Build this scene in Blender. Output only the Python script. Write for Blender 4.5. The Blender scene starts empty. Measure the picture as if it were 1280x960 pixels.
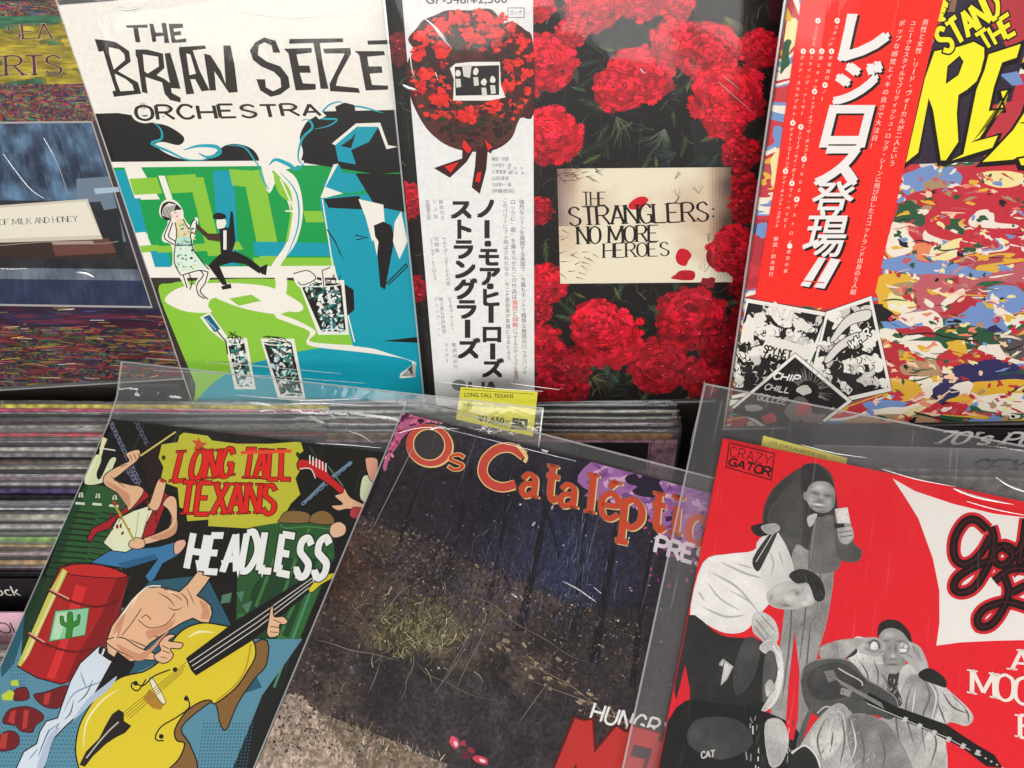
import bpy, math, random
import numpy as np
from mathutils import Vector, Matrix
random.seed(7)
SC = bpy.context.scene
COL = SC.collection
R = math.radians
# ------------------------------------------------------------------ camera
CAM_POS = np.array([0.0, 0.0, 1.45])
cam_data = bpy.data.cameras.new('camera')
cam_data.sensor_width = 36.0
cam_data.lens = 27.0
cam_data.clip_start = 0.02
cam_data.clip_end = 60.0
cam = bpy.data.objects.new('camera', cam_data)
COL.objects.link(cam)
cam.location = CAM_POS
cam.rotation_euler = (R(45), 0, 0)
SC.camera = cam
# ------------------------------------------------------------------ light: shop ceiling tubes
world = bpy.data.worlds.new('World')
SC.world = world
world.use_nodes = True
bg = world.node_tree.nodes['Background']
bg.inputs[0].default_value = (1.0, 0.995, 0.985, 1)
bg.inputs[1].default_value = 0.30
def area(name, loc, target, sx, sy, power, col=(1, .985, .962)):
    d = bpy.data.lights.new(name, 'AREA')
    d.shape = 'RECTANGLE'; d.size = sx; d.size_y = sy; d.energy = power; d.color = col
    o = bpy.data.objects.new(name, d); COL.objects.link(o)
    o.location = loc
    o.rotation_euler = (Vector(target) - Vector(loc)).to_track_quat('-Z', 'Y').to_euler()
    return o
area('ceiling_tube_light', (-0.75, -1.35, 3.0), (-0.5, 0.3, 1.0), 2.6, 0.10, 12)
area('ceiling_tube_light', (0.6, 1.5, 3.0), (0.3, 0.0, 1.0), 2.6, 0.10, 12)
area('ceiling_panel_light', (-0.2, -2.7, 2.35), (0.0, 0.4, 1.05), 3.4, 1.4, 92)
SC.view_settings.view_transform = 'Standard'
SC.view_settings.look = 'None'
SC.view_settings.exposure = 0.04
SC.view_settings.gamma = 1.0
SC.render.film_transparent = False
SC.cycles.max_bounces = 10
SC.cycles.transparent_max_bounces = 24
# ------------------------------------------------------------------ helpers
F = 960.0
C45 = math.sqrt(.5)
def c2w(v):                       # camera axes (x right, y down, z forward) -> world axes
    x, y, z = v
    return np.array([x, (-y + z) * C45, (-y - z) * C45])
def w2c(v):
    x, y, z = v
    return np.array([x, (-y - z) * C45, (y - z) * C45])
def ray(px, py): return np.array([(px - 640.0) / F, (py - 480.0) / F, 1.0])

def lin(c):
    if isinstance(c, str):
        c = c.lstrip('#'); c = [int(c[i:i + 2], 16) / 255 for i in (0, 2, 4)]
    return tuple(((v / 12.92) if v <= .04045 else ((v + .055) / 1.055) ** 2.4) for v in c)
def mixc(a, b, t):
    a, b = rgb(a), rgb(b)
    return tuple(a[i] * (1 - t) + b[i] * t for i in range(3))
def rgb(c):
    if isinstance(c, str):
        c = c.lstrip('#'); return tuple(int(c[i:i + 2], 16) / 255 for i in (0, 2, 4))
    return c
def jit(c, a, rnd=random):
    k = 1 + rnd.uniform(-a, a)
    return tuple(min(1, max(0, v * k)) for v in rgb(c))

def newmat(name):
    m = bpy.data.materials.new(name); m.use_nodes = True
    nt = m.node_tree; nt.nodes.clear()
    out = nt.nodes.new('ShaderNodeOutputMaterial')
    return m, nt, out
def node(nt, t, **kw):
    n = nt.nodes.new(t)
    for k, v in kw.items(): setattr(n, k, v)
    return n
def paper_mat(name, colour=None, rough=.42, grain=.06, scale=900, bump=.02):
    """printed paper / board: colour from the mesh's ink colours, or one flat colour"""
    m, nt, out = newmat(name)
    b = node(nt, 'ShaderNodeBsdfPrincipled'); b.inputs['Roughness'].default_value = rough
    b.inputs['Specular IOR Level'].default_value = .25
    tc = node(nt, 'ShaderNodeTexCoord')
    no = node(nt, 'ShaderNodeTexNoise'); no.inputs['Scale'].default_value = scale; no.inputs['Detail'].default_value = 3
    nt.links.new(tc.outputs['Object'], no.inputs['Vector'])
    mr = node(nt, 'ShaderNodeMapRange'); mr.inputs['From Min'].default_value = .3; mr.inputs['From Max'].default_value = .7
    mr.inputs['To Min'].default_value = 1 - grain * 1.5; mr.inputs['To Max'].default_value = 1 + grain * .5
    nt.links.new(no.outputs['Fac'], mr.inputs['Value'])
    vm = node(nt, 'ShaderNodeVectorMath', operation='SCALE')
    if colour is None:
        at = node(nt, 'ShaderNodeAttribute'); at.attribute_name = 'ink'
        nt.links.new(at.outputs['Color'], vm.inputs[0])
    else:
        vm.inputs[0].default_value = lin(colour)
    nt.links.new(mr.outputs[0], vm.inputs['Scale'])
    nt.links.new(vm.outputs[0], b.inputs['Base Color'])
    n2 = node(nt, 'ShaderNodeTexNoise'); n2.inputs['Scale'].default_value = 14; n2.inputs['Detail'].default_value = 2
    nt.links.new(tc.outputs['Object'], n2.inputs['Vector'])
    bp = node(nt, 'ShaderNodeBump'); bp.inputs['Strength'].default_value = bump * 10; bp.inputs['Distance'].default_value = .003
    nt.links.new(n2.outputs['Fac'], bp.inputs['Height']); nt.links.new(bp.outputs[0], b.inputs['Normal'])
    nt.links.new(b.outputs[0], out.inputs[0])
    return m
def film_mat(name, haze=.07, gloss=.13, tint='#ffffff', wr=55, strength=.5, rough=.07, hcol=.85, glare_scratch=.05):
    """clear polypropylene: mostly transparent, slight milky scatter, crinkled gloss"""
    m, nt, out = newmat(name)
    tr = node(nt, 'ShaderNodeBsdfTransparent'); tr.inputs[0].default_value = (*lin(tint), 1)
    df = node(nt, 'ShaderNodeBsdfDiffuse'); df.inputs[0].default_value = (hcol, hcol, hcol, 1)
    gl = node(nt, 'ShaderNodeBsdfGlossy'); gl.inputs['Roughness'].default_value = rough
    tc = node(nt, 'ShaderNodeTexCoord')
    mp = node(nt, 'ShaderNodeMapping'); mp.inputs['Scale'].default_value = (1, .28, 1); mp.inputs['Rotation'].default_value = (0, 0, R(-28))
    nt.links.new(tc.outputs['Object'], mp.inputs[0])
    n1 = node(nt, 'ShaderNodeTexNoise'); n1.inputs['Scale'].default_value = wr; n1.inputs['Detail'].default_value = 3.5
    n1.inputs['Distortion'].default_value = .6
    nt.links.new(mp.outputs[0], n1.inputs['Vector'])
    n2 = node(nt, 'ShaderNodeTexNoise'); n2.inputs['Scale'].default_value = 9; n2.inputs['Detail'].default_value = 2
    nt.links.new(tc.outputs['Object'], n2.inputs['Vector'])
    n3 = node(nt, 'ShaderNodeTexNoise'); n3.inputs['Scale'].default_value = 7; n3.inputs['Detail'].default_value = 1
    nt.links.new(tc.outputs['Object'], n3.inputs['Vector'])
    mk = node(nt, 'ShaderNodeMapRange'); mk.inputs['From Min'].default_value = .46; mk.inputs['From Max'].default_value = .70
    mk.inputs['To Min'].default_value = .03; mk.inputs['To Max'].default_value = .45
    nt.links.new(n3.outputs['Fac'], mk.inputs['Value'])
    ad = node(nt, 'ShaderNodeMath', operation='MULTIPLY_ADD')
    nt.links.new(mk.outputs[0], ad.inputs[1])
    lo = node(nt, 'ShaderNodeMath', operation='MULTIPLY'); lo.inputs[1].default_value = .45
    nt.links.new(n2.outputs['Fac'], lo.inputs[0])
    nt.links.new(n1.outputs['Fac'], ad.inputs[0]); nt.links.new(lo.outputs[0], ad.inputs[2])
    bp = node(nt, 'ShaderNodeBump'); bp.inputs['Strength'].default_value = strength; bp.inputs['Distance'].default_value = .02
    nt.links.new(ad.outputs[0], bp.inputs['Height'])
    nt.links.new(bp.outputs[0], gl.inputs['Normal'])
    m1 = node(nt, 'ShaderNodeMixShader')
    # uneven milky haze painting in broad reflections, plus fine scratches in the film
    n4 = node(nt, 'ShaderNodeTexNoise'); n4.inputs['Scale'].default_value = 5.5; n4.inputs['Detail'].default_value = 4; n4.inputs['Distortion'].default_value = .8
    nt.links.new(mp.outputs[0], n4.inputs['Vector'])
    h1 = node(nt, 'ShaderNodeMapRange'); h1.inputs['From Min'].default_value = .5; h1.inputs['From Max'].default_value = .78
    h1.inputs['To Min'].default_value = haze; h1.inputs['To Max'].default_value = haze + glare_scratch
    nt.links.new(n4.outputs['Fac'], h1.inputs['Value'])
    mp2 = node(nt, 'ShaderNodeMapping'); mp2.inputs['Scale'].default_value = (1, .03, 1); mp2.inputs['Rotation'].default_value = (0, 0, R(38))
    nt.links.new(tc.outputs['Object'], mp2.inputs[0])
    n5 = node(nt, 'ShaderNodeTexNoise'); n5.inputs['Scale'].default_value = 420; n5.inputs['Detail'].default_value = 1
    nt.links.new(mp2.outputs[0], n5.inputs['Vector'])
    h2 = node(nt, 'ShaderNodeMapRange'); h2.inputs['From Min'].default_value = .70; h2.inputs['From Max'].default_value = .80
    h2.inputs['To Min'].default_value = 0; h2.inputs['To Max'].default_value = glare_scratch * 1.2
    nt.links.new(n5.outputs['Fac'], h2.inputs['Value'])
    hs = node(nt, 'ShaderNodeMath', operation='ADD'); nt.links.new(h1.outputs[0], hs.inputs[0]); nt.links.new(h2.outputs[0], hs.inputs[1])
    nt.links.new(hs.outputs[0], m1.inputs[0])
    nt.links.new(tr.outputs[0], m1.inputs[1]); nt.links.new(df.outputs[0], m1.inputs[2])
    lw = node(nt, 'ShaderNodeLayerWeight'); lw.inputs['Blend'].default_value = .12
    nt.links.new(bp.outputs[0], lw.inputs['Normal'])
    mu = node(nt, 'ShaderNodeMath', operation='MULTIPLY_ADD'); mu.inputs[1].default_value = .55; mu.inputs[2].default_value = gloss * .45
    nt.links.new(lw.outputs['Fresnel'], mu.inputs[0])
    m2 = node(nt, 'ShaderNodeMixShader')
    nt.links.new(mu.outputs[0], m2.inputs[0]); nt.links.new(m1.outputs[0], m2.inputs[1]); nt.links.new(gl.outputs[0], m2.inputs[2])
    nt.links.new(m2.outputs[0], out.inputs[0])
    return m
def plain_mat(name, colour, rough=.5, grain=.1, scale=60):
    return paper_mat(name, colour, rough, grain, scale, .01)

M_INK = paper_mat('printed_ink', None, .36, .035, 900, .012)
M_FILM = film_mat('clear_sleeve_film', haze=.005, glare_scratch=.055, gloss=.045, strength=.22, wr=38)
M_FILM_UP = film_mat('clear_sleeve_film_upright', haze=.002, glare_scratch=.03, gloss=.04, strength=.2, wr=38)
M_FILM_BACK = film_mat('clear_sleeve_back_film', haze=.07, gloss=.11, strength=.4, wr=30, glare_scratch=.10)
M_FILM_EDGE = film_mat('sleeve_weld_edge', haze=.25, gloss=.35, strength=.2, rough=.2)
M_CRINKLE = film_mat('crinkled_bag_film', haze=.03, gloss=.10, wr=45, strength=.5, rough=.15)

def tag(o, label=None, cat=None, group=None, kind=None):
    if label: o['label'] = label
    if cat: o['category'] = cat
    if group: o['group'] = group
    if kind: o['kind'] = kind
    return o
def mesh_obj(name, verts, faces, mat, parent=None, cols=None, smooth=False):
    me = bpy.data.meshes.new(name)
    me.from_pydata([tuple(v) for v in verts], [], faces)
    if cols is not None:
        at = me.color_attributes.new('ink', 'FLOAT_COLOR', 'CORNER')
        buf = np.ones((len(me.loops), 4), dtype=np.float32)
        sizes = np.array([len(f) for f in faces])
        buf[:, :3] = np.repeat(np.array(cols, dtype=np.float32), sizes, axis=0)
        at.data.foreach_set('color', buf.ravel())
    me.materials.append(mat)
    if smooth:
        me.shade_smooth()
    o = bpy.data.objects.new(name, me); COL.objects.link(o)
    if parent is not None: o.parent = parent
    return o
def box(x0, x1, y0, y1, z0, z1, bev=0.0):
    """axis box with optionally chamfered vertical/edge outline"""
    if bev <= 0:
        v = [(x, y, z) for z in (z0, z1) for (x, y) in ((x0, y0), (x1, y0), (x1, y1), (x0, y1))]
        f = [(3, 2, 1, 0), (4, 5, 6, 7), (0, 1, 5, 4), (1, 2, 6, 5), (2, 3, 7, 6), (3, 0, 4, 7)]
        return v, f
    v = []; f = []
    def ringv(z, d):
        return [(x0 + d, y0 + d, z), (x1 - d, y0 + d, z), (x1 - d, y1 - d, z), (x0 + d, y1 - d, z)]
    b = bev
    for z, d in ((z0, b), (z0 + b, 0), (z1 - b, 0), (z1, b)): v += ringv(z, d)
    f.append((3, 2, 1, 0)); f.append((12, 13, 14, 15))
    for k in range(3):
        for i in range(4):
            a = k * 4 + i; c = k * 4 + (i + 1) % 4
            f.append((a, c, c + 4, a + 4))
    return v, f

# ------------------------------------------------------------------ a flat printed thing in space
class Sheet:
    """square record in its sleeve. tl: photo point of its top left corner, z: distance, n: plane normal (camera axes)"""
    def __init__(s, tl, z, n=None, th=0.0, v=None, w=.315, h=.315):
        if v is not None:
            v = np.array(v, float); v /= np.linalg.norm(v)
            u0 = np.array([1.0, 0, 0]); n = np.cross(u0, v); n /= np.linalg.norm(n)
            u = np.cross(v, n)
            if u[0] < 0: u = -u
        else:
            e1 = np.cross([0, 1.0, 0], n); e1 /= np.linalg.norm(e1); e2 = np.cross(n, e1)
            u = math.cos(th) * e1 + math.sin(th) * e2
            v = -math.sin(th) * e1 + math.cos(th) * e2
        if n[2] < 0: n = -n
        s.u, s.v, s.n, s.w, s.h = u, v, n, w, h
        s.O = ray(*tl) * z
        s.d = s.n @ s.O
        s.grid = np.zeros((260, 330), dtype=np.int32)
        s.zf = 0.0            # extra offset of the surface being printed on
        # world frame of the thing: origin at middle of bottom edge
        base = s.O + s.u * w / 2 + s.v * h
        U, V, N = c2w(s.u), c2w(-s.v), c2w(-s.n)
        m = Matrix.Identity(4)
        for i in range(3):
            m[i][0], m[i][1], m[i][2] = U[i], V[i], N[i]
            m[i][3] = CAM_POS[i] + c2w(base)[i]
        s.M = m
    def local(s, px, py):
        r = ray(px, py); P = r * (s.d / (s.n @ r)) - s.O
        return (P @ s.u - s.w / 2, s.h - P @ s.v)
    def px(s, a, b):     # local -> photo point
        P = s.O + s.u * (a + s.w / 2) + s.v * (s.h - b)
        return (640 + F * P[0] / P[2], 480 + F * P[1] / P[2])
    def empty(s, name, label, cat, group='record sleeves displayed face out'):
        o = bpy.data.objects.new(name, None); COL.objects.link(o)
        o.empty_display_size = .05
        o.matrix_world = s.M
        s.root = o
        return tag(o, label, cat, group)

def catmull(pts, closed, n=5):
    P = [np.array(p, float) for p in pts]; L = len(P); out = []
    rng = range(L) if closed else range(L - 1)
    for i in rng:
        if closed: p0, p1, p2, p3 = P[i - 1], P[i], P[(i + 1) % L], P[(i + 2) % L]
        else: p0, p1, p2, p3 = P[max(i - 1, 0)], P[i], P[i + 1], P[min(i + 2, L - 1)]
        for k in range(n):
            t = k / n
            out.append(.5 * ((2 * p1) + (p2 - p0) * t + (2 * p0 - 5 * p1 + 4 * p2 - p3) * t * t + (3 * p1 - p0 - 3 * p2 + p3) * t ** 3))
    if not closed: out.append(P[-1])
    return [tuple(p) for p in out]
def pp(s):
    if isinstance(s, str): return [tuple(float(q) for q in t.split(',')) for t in s.split()]
    return list(s)
EPS = 5e-6
class Art:
    """collects ink shapes given in photo points and lays them on the sheet, each a hair above what it covers"""
    def __init__(s, sheet, z0=0.0, clip=None, eps=EPS):
        s.eps = eps; s.sh = sheet; s.z0 = z0; s.V = []; s.F = []; s.Cc = []
        w, h = sheet.w / 2, sheet.h
        s.clip = clip or (-w + .0006, w - .0006, .0006, h - .0006)
        s.grid = np.zeros((260, 330), dtype=np.int32)
    def _lvl(s, pts):
        xs = [p[0] for p in pts]; ys = [p[1] for p in pts]
        g = s.grid
        x0 = int(min(max((min(xs) + 200) / 5, 0), 328)); x1 = int(min(max((max(xs) + 200) / 5, 0), 328))
        y0 = int(min(max((min(ys) + 100) / 5, 0), 258)); y1 = int(min(max((max(ys) + 100) / 5, 0), 258))
        sub = g[y0:y1 + 1, x0:x1 + 1]; l = int(sub.max()) + 1; sub[:] = l
        return l
    def _clip(s, P):
        x0, x1, y0, y1 = s.clip
        for ax, lim, sg in ((0, x0, 1), (0, x1, -1), (1, y0, 1), (1, y1, -1)):
            if not P: return P
            out = []
            for i in range(len(P)):
                a, b = P[i - 1], P[i]
                ia = (a[ax] - lim) * sg >= 0; ib = (b[ax] - lim) * sg >= 0
                if ia != ib:
                    t = (lim - a[ax]) / (b[ax] - a[ax])
                    out.append((a[0] + (b[0] - a[0]) * t, a[1] + (b[1] - a[1]) * t))
                if ib: out.append(b)
            P = out
        return P
    def _add(s, pts, col, lvl):
        P = s._clip([s.sh.local(*p) for p in pts])
        if len(P) < 3: return
        z = s.z0 + lvl * s.eps
        b = len(s.V)
        s.V += [(x, y, z) for x, y in P]
        s.F.append(tuple(range(b, b + len(P)))); s.Cc.append(col)
    def p(s, col, pts, sm=0, lvl=None):
        pts = pp(pts)
        if sm: pts = catmull(pts, True, 4)
        s._add(pts, lin(col), lvl if lvl is not None else s._lvl(pts))
    def ribbon(s, pts, w, taper=0, contrast=0, closed=False):
        P = [np.array(q, float) for q in pts]; n = len(P)
        if n < 2: return []
        Ls = []; Rs = []
        for i in range(n):
            if closed: a, b = P[i - 1], P[(i + 1) % n]
            else: a, b = P[max(i - 1, 0)], P[min(i + 1, n - 1)]
            d0 = P[i] - (P[i - 1] if (closed or i > 0) else P[i]); d1 = (P[(i + 1) % n] if (closed or i < n - 1) else P[i]) - P[i]
            l0, l1 = np.linalg.norm(d0), np.linalg.norm(d1)
            if l0 < 1e-9: d0 = d1; l0 = l1
            if l1 < 1e-9: d1 = d0; l1 = l0
            if l0 < 1e-9: d0 = d1 = np.array([1., 0]); l0 = l1 = 1
            t = d0 / l0 + d1 / l1; tl = np.linalg.norm(t)
            t = t / tl if tl > 1e-6 else d0 / l0
            nn = np.array([-t[1], t[0]]); n0 = np.array([-d0[1], d0[0]]) / l0
            k = 1 / max(.45, abs(nn @ n0))
            ww = w
            if contrast: ww = w * (1 - contrast * abs(t[0]) ** 1.5)
            if taper:
                f = i / (n - 1)
                if taper == 1: ww *= (1 - f) * .85 + .15
                elif taper == 2: ww *= .2 + .8 * math.sin(math.pi * f)
                elif taper == 3: ww *= .35 + .65 * f
            Ls.append(P[i] + nn * ww * k / 2); Rs.append(P[i] - nn * ww * k / 2)
        q = []
        rng = range(n) if closed else range(n - 1)
        for i in rng:
            j = (i + 1) % n
            q.append([tuple(Ls[i]), tuple(Ls[j]), tuple(Rs[j]), tuple(Rs[i])])
        return q
    def s(s, col, pts, w=1.5, sm=0, taper=0, contrast=0, closed=False):
        pts = pp(pts)
        if sm: pts = catmull(pts, closed, 4)
        l = s._lvl(pts); c = lin(col)
        for q in s.ribbon(pts, w, taper, contrast, closed): s._add(q, c, l)
    def o(s, col, pts, oc='#15130f', w=1.2, sm=1):
        s.p(col, pts, sm); s.s(oc, pts, w, sm, closed=True)
    def ell(s, col, cx, cy, rx, ry, rot=0, n=18, oc=None, ow=1):
        a = R(rot); P = []
        for i in range(n):
            t = 2 * math.pi * i / n; x, y = rx * math.cos(t), ry * math.sin(t)
            P.append((cx + x * math.cos(a) - y * math.sin(a), cy + x * math.sin(a) + y * math.cos(a)))
        if col: s.p(col, P)
        if oc: s.s(oc, P, ow, closed=True)
    def blob(s, col, cx, cy, rx, ry, rough=.25, n=11, rot=0, sm=1):
        P = []; a = R(rot)
        for i in range(n):
            t = 2 * math.pi * i / n; k = 1 + random.uniform(-rough, rough)
            x, y = rx * k * math.cos(t), ry * k * math.sin(t)
            P.append((cx + x * math.cos(a) - y * math.sin(a), cy + x * math.sin(a) + y * math.cos(a)))
        s.p(col, P, sm)
    def shade(s, col, pts, sm=0, amp=.12, grad=(0, 0), cell=2.6, sc=14, grain=.08, fb=None):
        pts = pp(pts)
        if sm: pts = catmull(pts, True, 4)
        s.p(col, pts)
        xs = [p[0] for p in pts]; ys = [p[1] for p in pts]; x0, x1, y0, y1 = min(xs), max(xs), min(ys), max(ys)
        l = s._lvl(pts); c = rgb(col); x1 = min(x1, 1300); y1 = min(y1, 975); n = len(pts)
        nx = int((x1 - x0) / cell); ny = int((y1 - y0) / cell); rs = random.Random(int(x0 * 7 + y0))
        if nx < 2 or ny < 2: return
        P = np.array(pts); Q = np.roll(P, 1, 0); gx, gy = np.meshgrid(x0 + np.arange(nx + 1) * cell, y0 + np.arange(ny + 1) * cell)
        ins = np.zeros(gx.shape, bool)
        for (ax, ay), (bx, by) in zip(P, Q):
            if ay == by: continue
            ins ^= ((ay > gy) != (by > gy)) & (gx < (bx - ax) * (gy - ay) / (by - ay) + ax)
        for j in range(ny):
            for i in range(nx):
                if ins[j, i] and ins[j + 1, i] and ins[j, i + 1] and ins[j + 1, i + 1]:
                    x, y = gx[j, i], gy[j, i]
                    k = 1 + amp * 2.4 * (fb(x / sc + 11, y / sc, 2) - .5) * 2 + grad[0] * ((x - x0) / (x1 - x0) - .5) + grad[1] * ((y - y0) / (y1 - y0) - .5) + rs.uniform(-grain, grain)
                    s._add([(x, y), (x + cell, y), (x + cell, y + cell), (x, y + cell)], lin(tuple(min(1, max(0, v * k)) for v in c)), l)
    def hatch(s, pts, n, cols, L, w, ang, spread=.4, sm=1):
        """short strokes kept inside an outline"""
        pts = pp(pts)
        if sm: pts = catmull(pts, True, 4)
        xs = [p[0] for p in pts]; ys = [p[1] for p in pts]
        def ins(x, y):
            r = False
            for i in range(len(pts)):
                (ax, ay), (bx, by) = pts[i - 1], pts[i]
                if (ay > y) != (by > y) and x < (bx - ax) * (y - ay) / (by - ay) + ax: r = not r
            return r
        for k in range(n):
            x, y = random.uniform(min(xs), max(xs)), random.uniform(min(ys), max(ys)); a = ang + random.uniform(-spread, spread); l = L * random.uniform(.4, 1)
            q = [(x, y), (x + l * .5 * math.cos(a), y + l * .5 * math.sin(a)), (x + l * math.cos(a + .25), y + l * math.sin(a + .25))]
            if all(ins(*t) for t in q): s.s(random.choice(cols), q, w * random.uniform(.6, 1.2), taper=2)
    def tone(s, base, pts, spots, cell=1.3, sm=1, grain=3, edge=0):
        """half-tone photograph: grey value per small cell, sum of soft patches"""
        pts = pp(pts)
        if sm: pts = catmull(pts, True, 4)
        g = lambda v: (v / 255, v / 255 * .985, v / 255 * .965)
        s.p(g(base), pts)
        xs = [p[0] for p in pts]; ys = [p[1] for p in pts]; x0, x1, y0, y1 = min(xs), max(xs), min(ys), max(ys); l = s._lvl(pts)
        nx = int((x1 - x0) / cell) + 1; ny = int((y1 - y0) / cell) + 1; rs = np.random.RandomState(5)
        P = np.array(pts); Q = np.roll(P, 1, 0); gx, gy = np.meshgrid(x0 + np.arange(nx + 1) * cell, y0 + np.arange(ny + 1) * cell)
        ins = np.zeros(gx.shape, bool)
        for (ax, ay), (bx, by) in zip(P, Q):
            if ay == by: continue
            ins ^= ((ay > gy) != (by > gy)) & (gx < (bx - ax) * (gy - ay) / (by - ay) + ax)
        V = np.full(gx.shape, float(base)) + rs.randn(*gx.shape) * grain
        for (cx, cy, rx, ry, rot, d) in spots:
            a = R(rot); dx, dy = gx - cx, gy - cy; u = (dx * math.cos(a) + dy * math.sin(a)) / rx; w = (-dx * math.sin(a) + dy * math.cos(a)) / ry
            V += d * np.exp(-(u * u + w * w))
        V = np.clip(V, 12, 245)
        for j in range(ny):
            for i in range(nx):
                if ins[j, i] and ins[j + 1, i] and ins[j, i + 1] and ins[j + 1, i + 1]:
                    x, y = gx[j, i], gy[j, i]
                    s._add([(x, y), (x + cell, y), (x + cell, y + cell), (x, y + cell)], lin(g(V[j, i])), l)
    def grid_fill(s, quad, fn, nx, ny):
        q = pp(quad); l = s._lvl(q)
        def at(a, b): return bil(q, a, b)
        for j in range(ny):
            for i in range(nx):
                c = fn((i + .5) / nx, (j + .5) / ny)
                s._add([at(i / nx, j / ny), at((i + 1) / nx, j / ny), at((i + 1) / nx, (j + 1) / ny), at(i / nx, (j + 1) / ny)], lin(c), l)
    def mesh(s, V, Fc, quad_fn, col):
        pts = [quad_fn(x, y) for x, y in V]
        l = s._lvl(pts); x0, x1, y0, y1 = s.clip; z = s.z0 + l * s.eps; b = len(s.V); c = lin(col)
        for p in pts:
            x, y = s.sh.local(*p); s.V.append((min(max(x, x0), x1), min(max(y, y0), y1), z))
        for f in Fc: s.F.append(tuple(b + i for i in f)); s.Cc.append(c)
    def text(s, txt, quad, col, bold=0.0, fit=True, slant=0):
        V, Fc, bb = text_mesh(txt, bold)
        if not V: return
        q = pp(quad); x0, y0, x1, y1 = bb
        s.mesh(V, Fc, lambda x, y: bil(q, (x + slant * (y - y0) - x0) / (x1 - x0), 1 - (y - y0) / (y1 - y0)), col)
    def column(s, txt, top, bot, size, col, bold=0.0, w=None, jitter=0):
        """vertical Japanese column from top point to bottom point (centres of first and last characters)"""
        n = len(txt); w = w or size
        dx, dy = (bot[0] - top[0]) / max(n - 1, 1), (bot[1] - top[1]) / max(n - 1, 1)
        L = math.hypot(dx, dy) or 1; ux, uy = dx / L, dy / L
        if n == 1: ux, uy = 0, 1
        for i, ch in enumerate(txt):
            if ch == ' ': continue
            c = (top[0] + dx * i, top[1] + dy * i)
            cc = col
            if isinstance(col, (list, tuple)) and isinstance(col[0], (list, tuple)): pass
            if ch in 'ー－—':
                s.s(cc, [(c[0] - ux * size * .42, c[1] - uy * size * .42), (c[0] + ux * size * .42, c[1] + uy * size * .42)], w * (.1 + bold * 3)); continue
            V, Fc, bb = text_mesh(ch, 0)
            if not V: continue
            k = bold if bold > .01 else 0
            for ox, oy in (((-k, -k), (k, -k), (k, k), (-k, k), (0, 0)) if k > .02 else ((-k, 0), (k, 0)) if k else ((0, 0),)):
                def q(x, y, c=c):
                    a = (x + ox - .5) * w; b = -(y + oy - .38) * size
                    return (c[0] + a * 1.0 + b * ux, c[1] + b * uy)
                s.mesh(V, Fc, q, cc)
    def word(s, txt, quad, col, w=.16, contrast=0, serif=0, gap=.12, outline=None, slant=0, shadow=None, arc=0, taper=0, bounce=0, rise=None):
        q = pp(quad)
        wid = math.hypot(q[1][0] - q[0][0], q[1][1] - q[0][1]); hei = math.hypot(q[3][0] - q[0][0], q[3][1] - q[0][1])
        adv = [(.45 if ch in "Iil'.,!" else .5 if ch == ' ' else 1.35 if ch in 'MW' else 1) for ch in txt]
        tot = sum(adv) + gap * (len(txt) - 1); asp = wid / hei / tot
        passes = []
        if outline: passes.append((outline[0], w + 2 * outline[1], outline[1], (0, 0)))
        if shadow: passes.insert(0, (shadow[0], w + (2 * outline[1] if outline else 0), 0, shadow[1]))
        passes.append((col, w, 0, (0, 0)))
        for ci, pw, ext, off in passes:
            x = 0; random.seed(len(txt))
            for ch, a in zip(txt, adv):
                bo = random.uniform(-bounce, bounce)
                if ch in GL:
                    for st in GL[ch].split(';'):
                        sm = st.startswith('~'); P = pp(st.lstrip('~'))
                        P = [((x + .0 + px_ * a) * asp, py_) for px_, py_ in P]
                        ends = (P[0], P[1], P[-1], P[-2])
                        if sm: P = catmull(P, False, 5)
                        if ext and len(P) > 1:
                            for e0, e1, idx in ((P[0], P[1], 0), (P[-1], P[-2], -1)):
                                d = math.hypot(e0[0] - e1[0], e0[1] - e1[1]) or 1
                                P[idx] = (e0[0] + (e0[0] - e1[0]) / d * ext, e0[1] + (e0[1] - e1[1]) / d * ext)
                        Q = s.ribbon(P, pw, taper, contrast)
                        if serif:
                            for e0, e1 in ((ends[0], ends[1]), (ends[2], ends[3])):
                                dx_, dy_ = abs(e0[0] - e1[0]), abs(e0[1] - e1[1])
                                if dy_ > dx_ * .9 and (e0[1] < .06 or e0[1] > .94):
                                    sw = w * .5 + serif; th = w * .34 + ext
                                    yy = e0[1]; sg = 1 if yy < .5 else -1
                                    Q.append([(e0[0] - sw - ext, yy - ext * sg), (e0[0] + sw + ext, yy - ext * sg), (e0[0] + sw + ext, yy + th * sg), (e0[0] - sw - ext, yy + th * sg)])
                        allp = []
                        for quad_ in Q:
                            m = []
                            for (a_, b_) in quad_:
                                U = (a_ + slant * b_) / (tot * asp); Vv = 1 - b_ + bo
                                if arc: Vv += arc * (1 - (2 * U - 1) ** 2)
                                if rise: Vv = Vv * 1 + rise(U)
                                X, Y = bil(q, U, Vv); m.append((X + off[0], Y + off[1]))
                            allp.append(m)
                        flat = [p_ for m in allp for p_ in m]
                        if flat:
                            l = s._lvl(flat); c = lin(ci)
                            for m in allp: s._add(m, c, l)
                x += a + gap
    def build(s, name, parent=None, label=None, mat=None):
        MAXL.append((name, int(s.grid.max())))
        if not s.V: return None
        o = mesh_obj(name, s.V, s.F, mat or M_INK, parent or s.sh.root, s.Cc)
        if label: o['label'] = label
        s.V, s.F, s.Cc = [], [], []
        return o
def bil(q, a, b):
    (x0, y0), (x1, y1), (x2, y2), (x3, y3) = q
    return ((x0 * (1 - a) + x1 * a) * (1 - b) + (x3 * (1 - a) + x2 * a) * b, (y0 * (1 - a) + y1 * a) * (1 - b) + (y3 * (1 - a) + y2 * a) * b)
_TM = {}
MAXL = []
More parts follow.
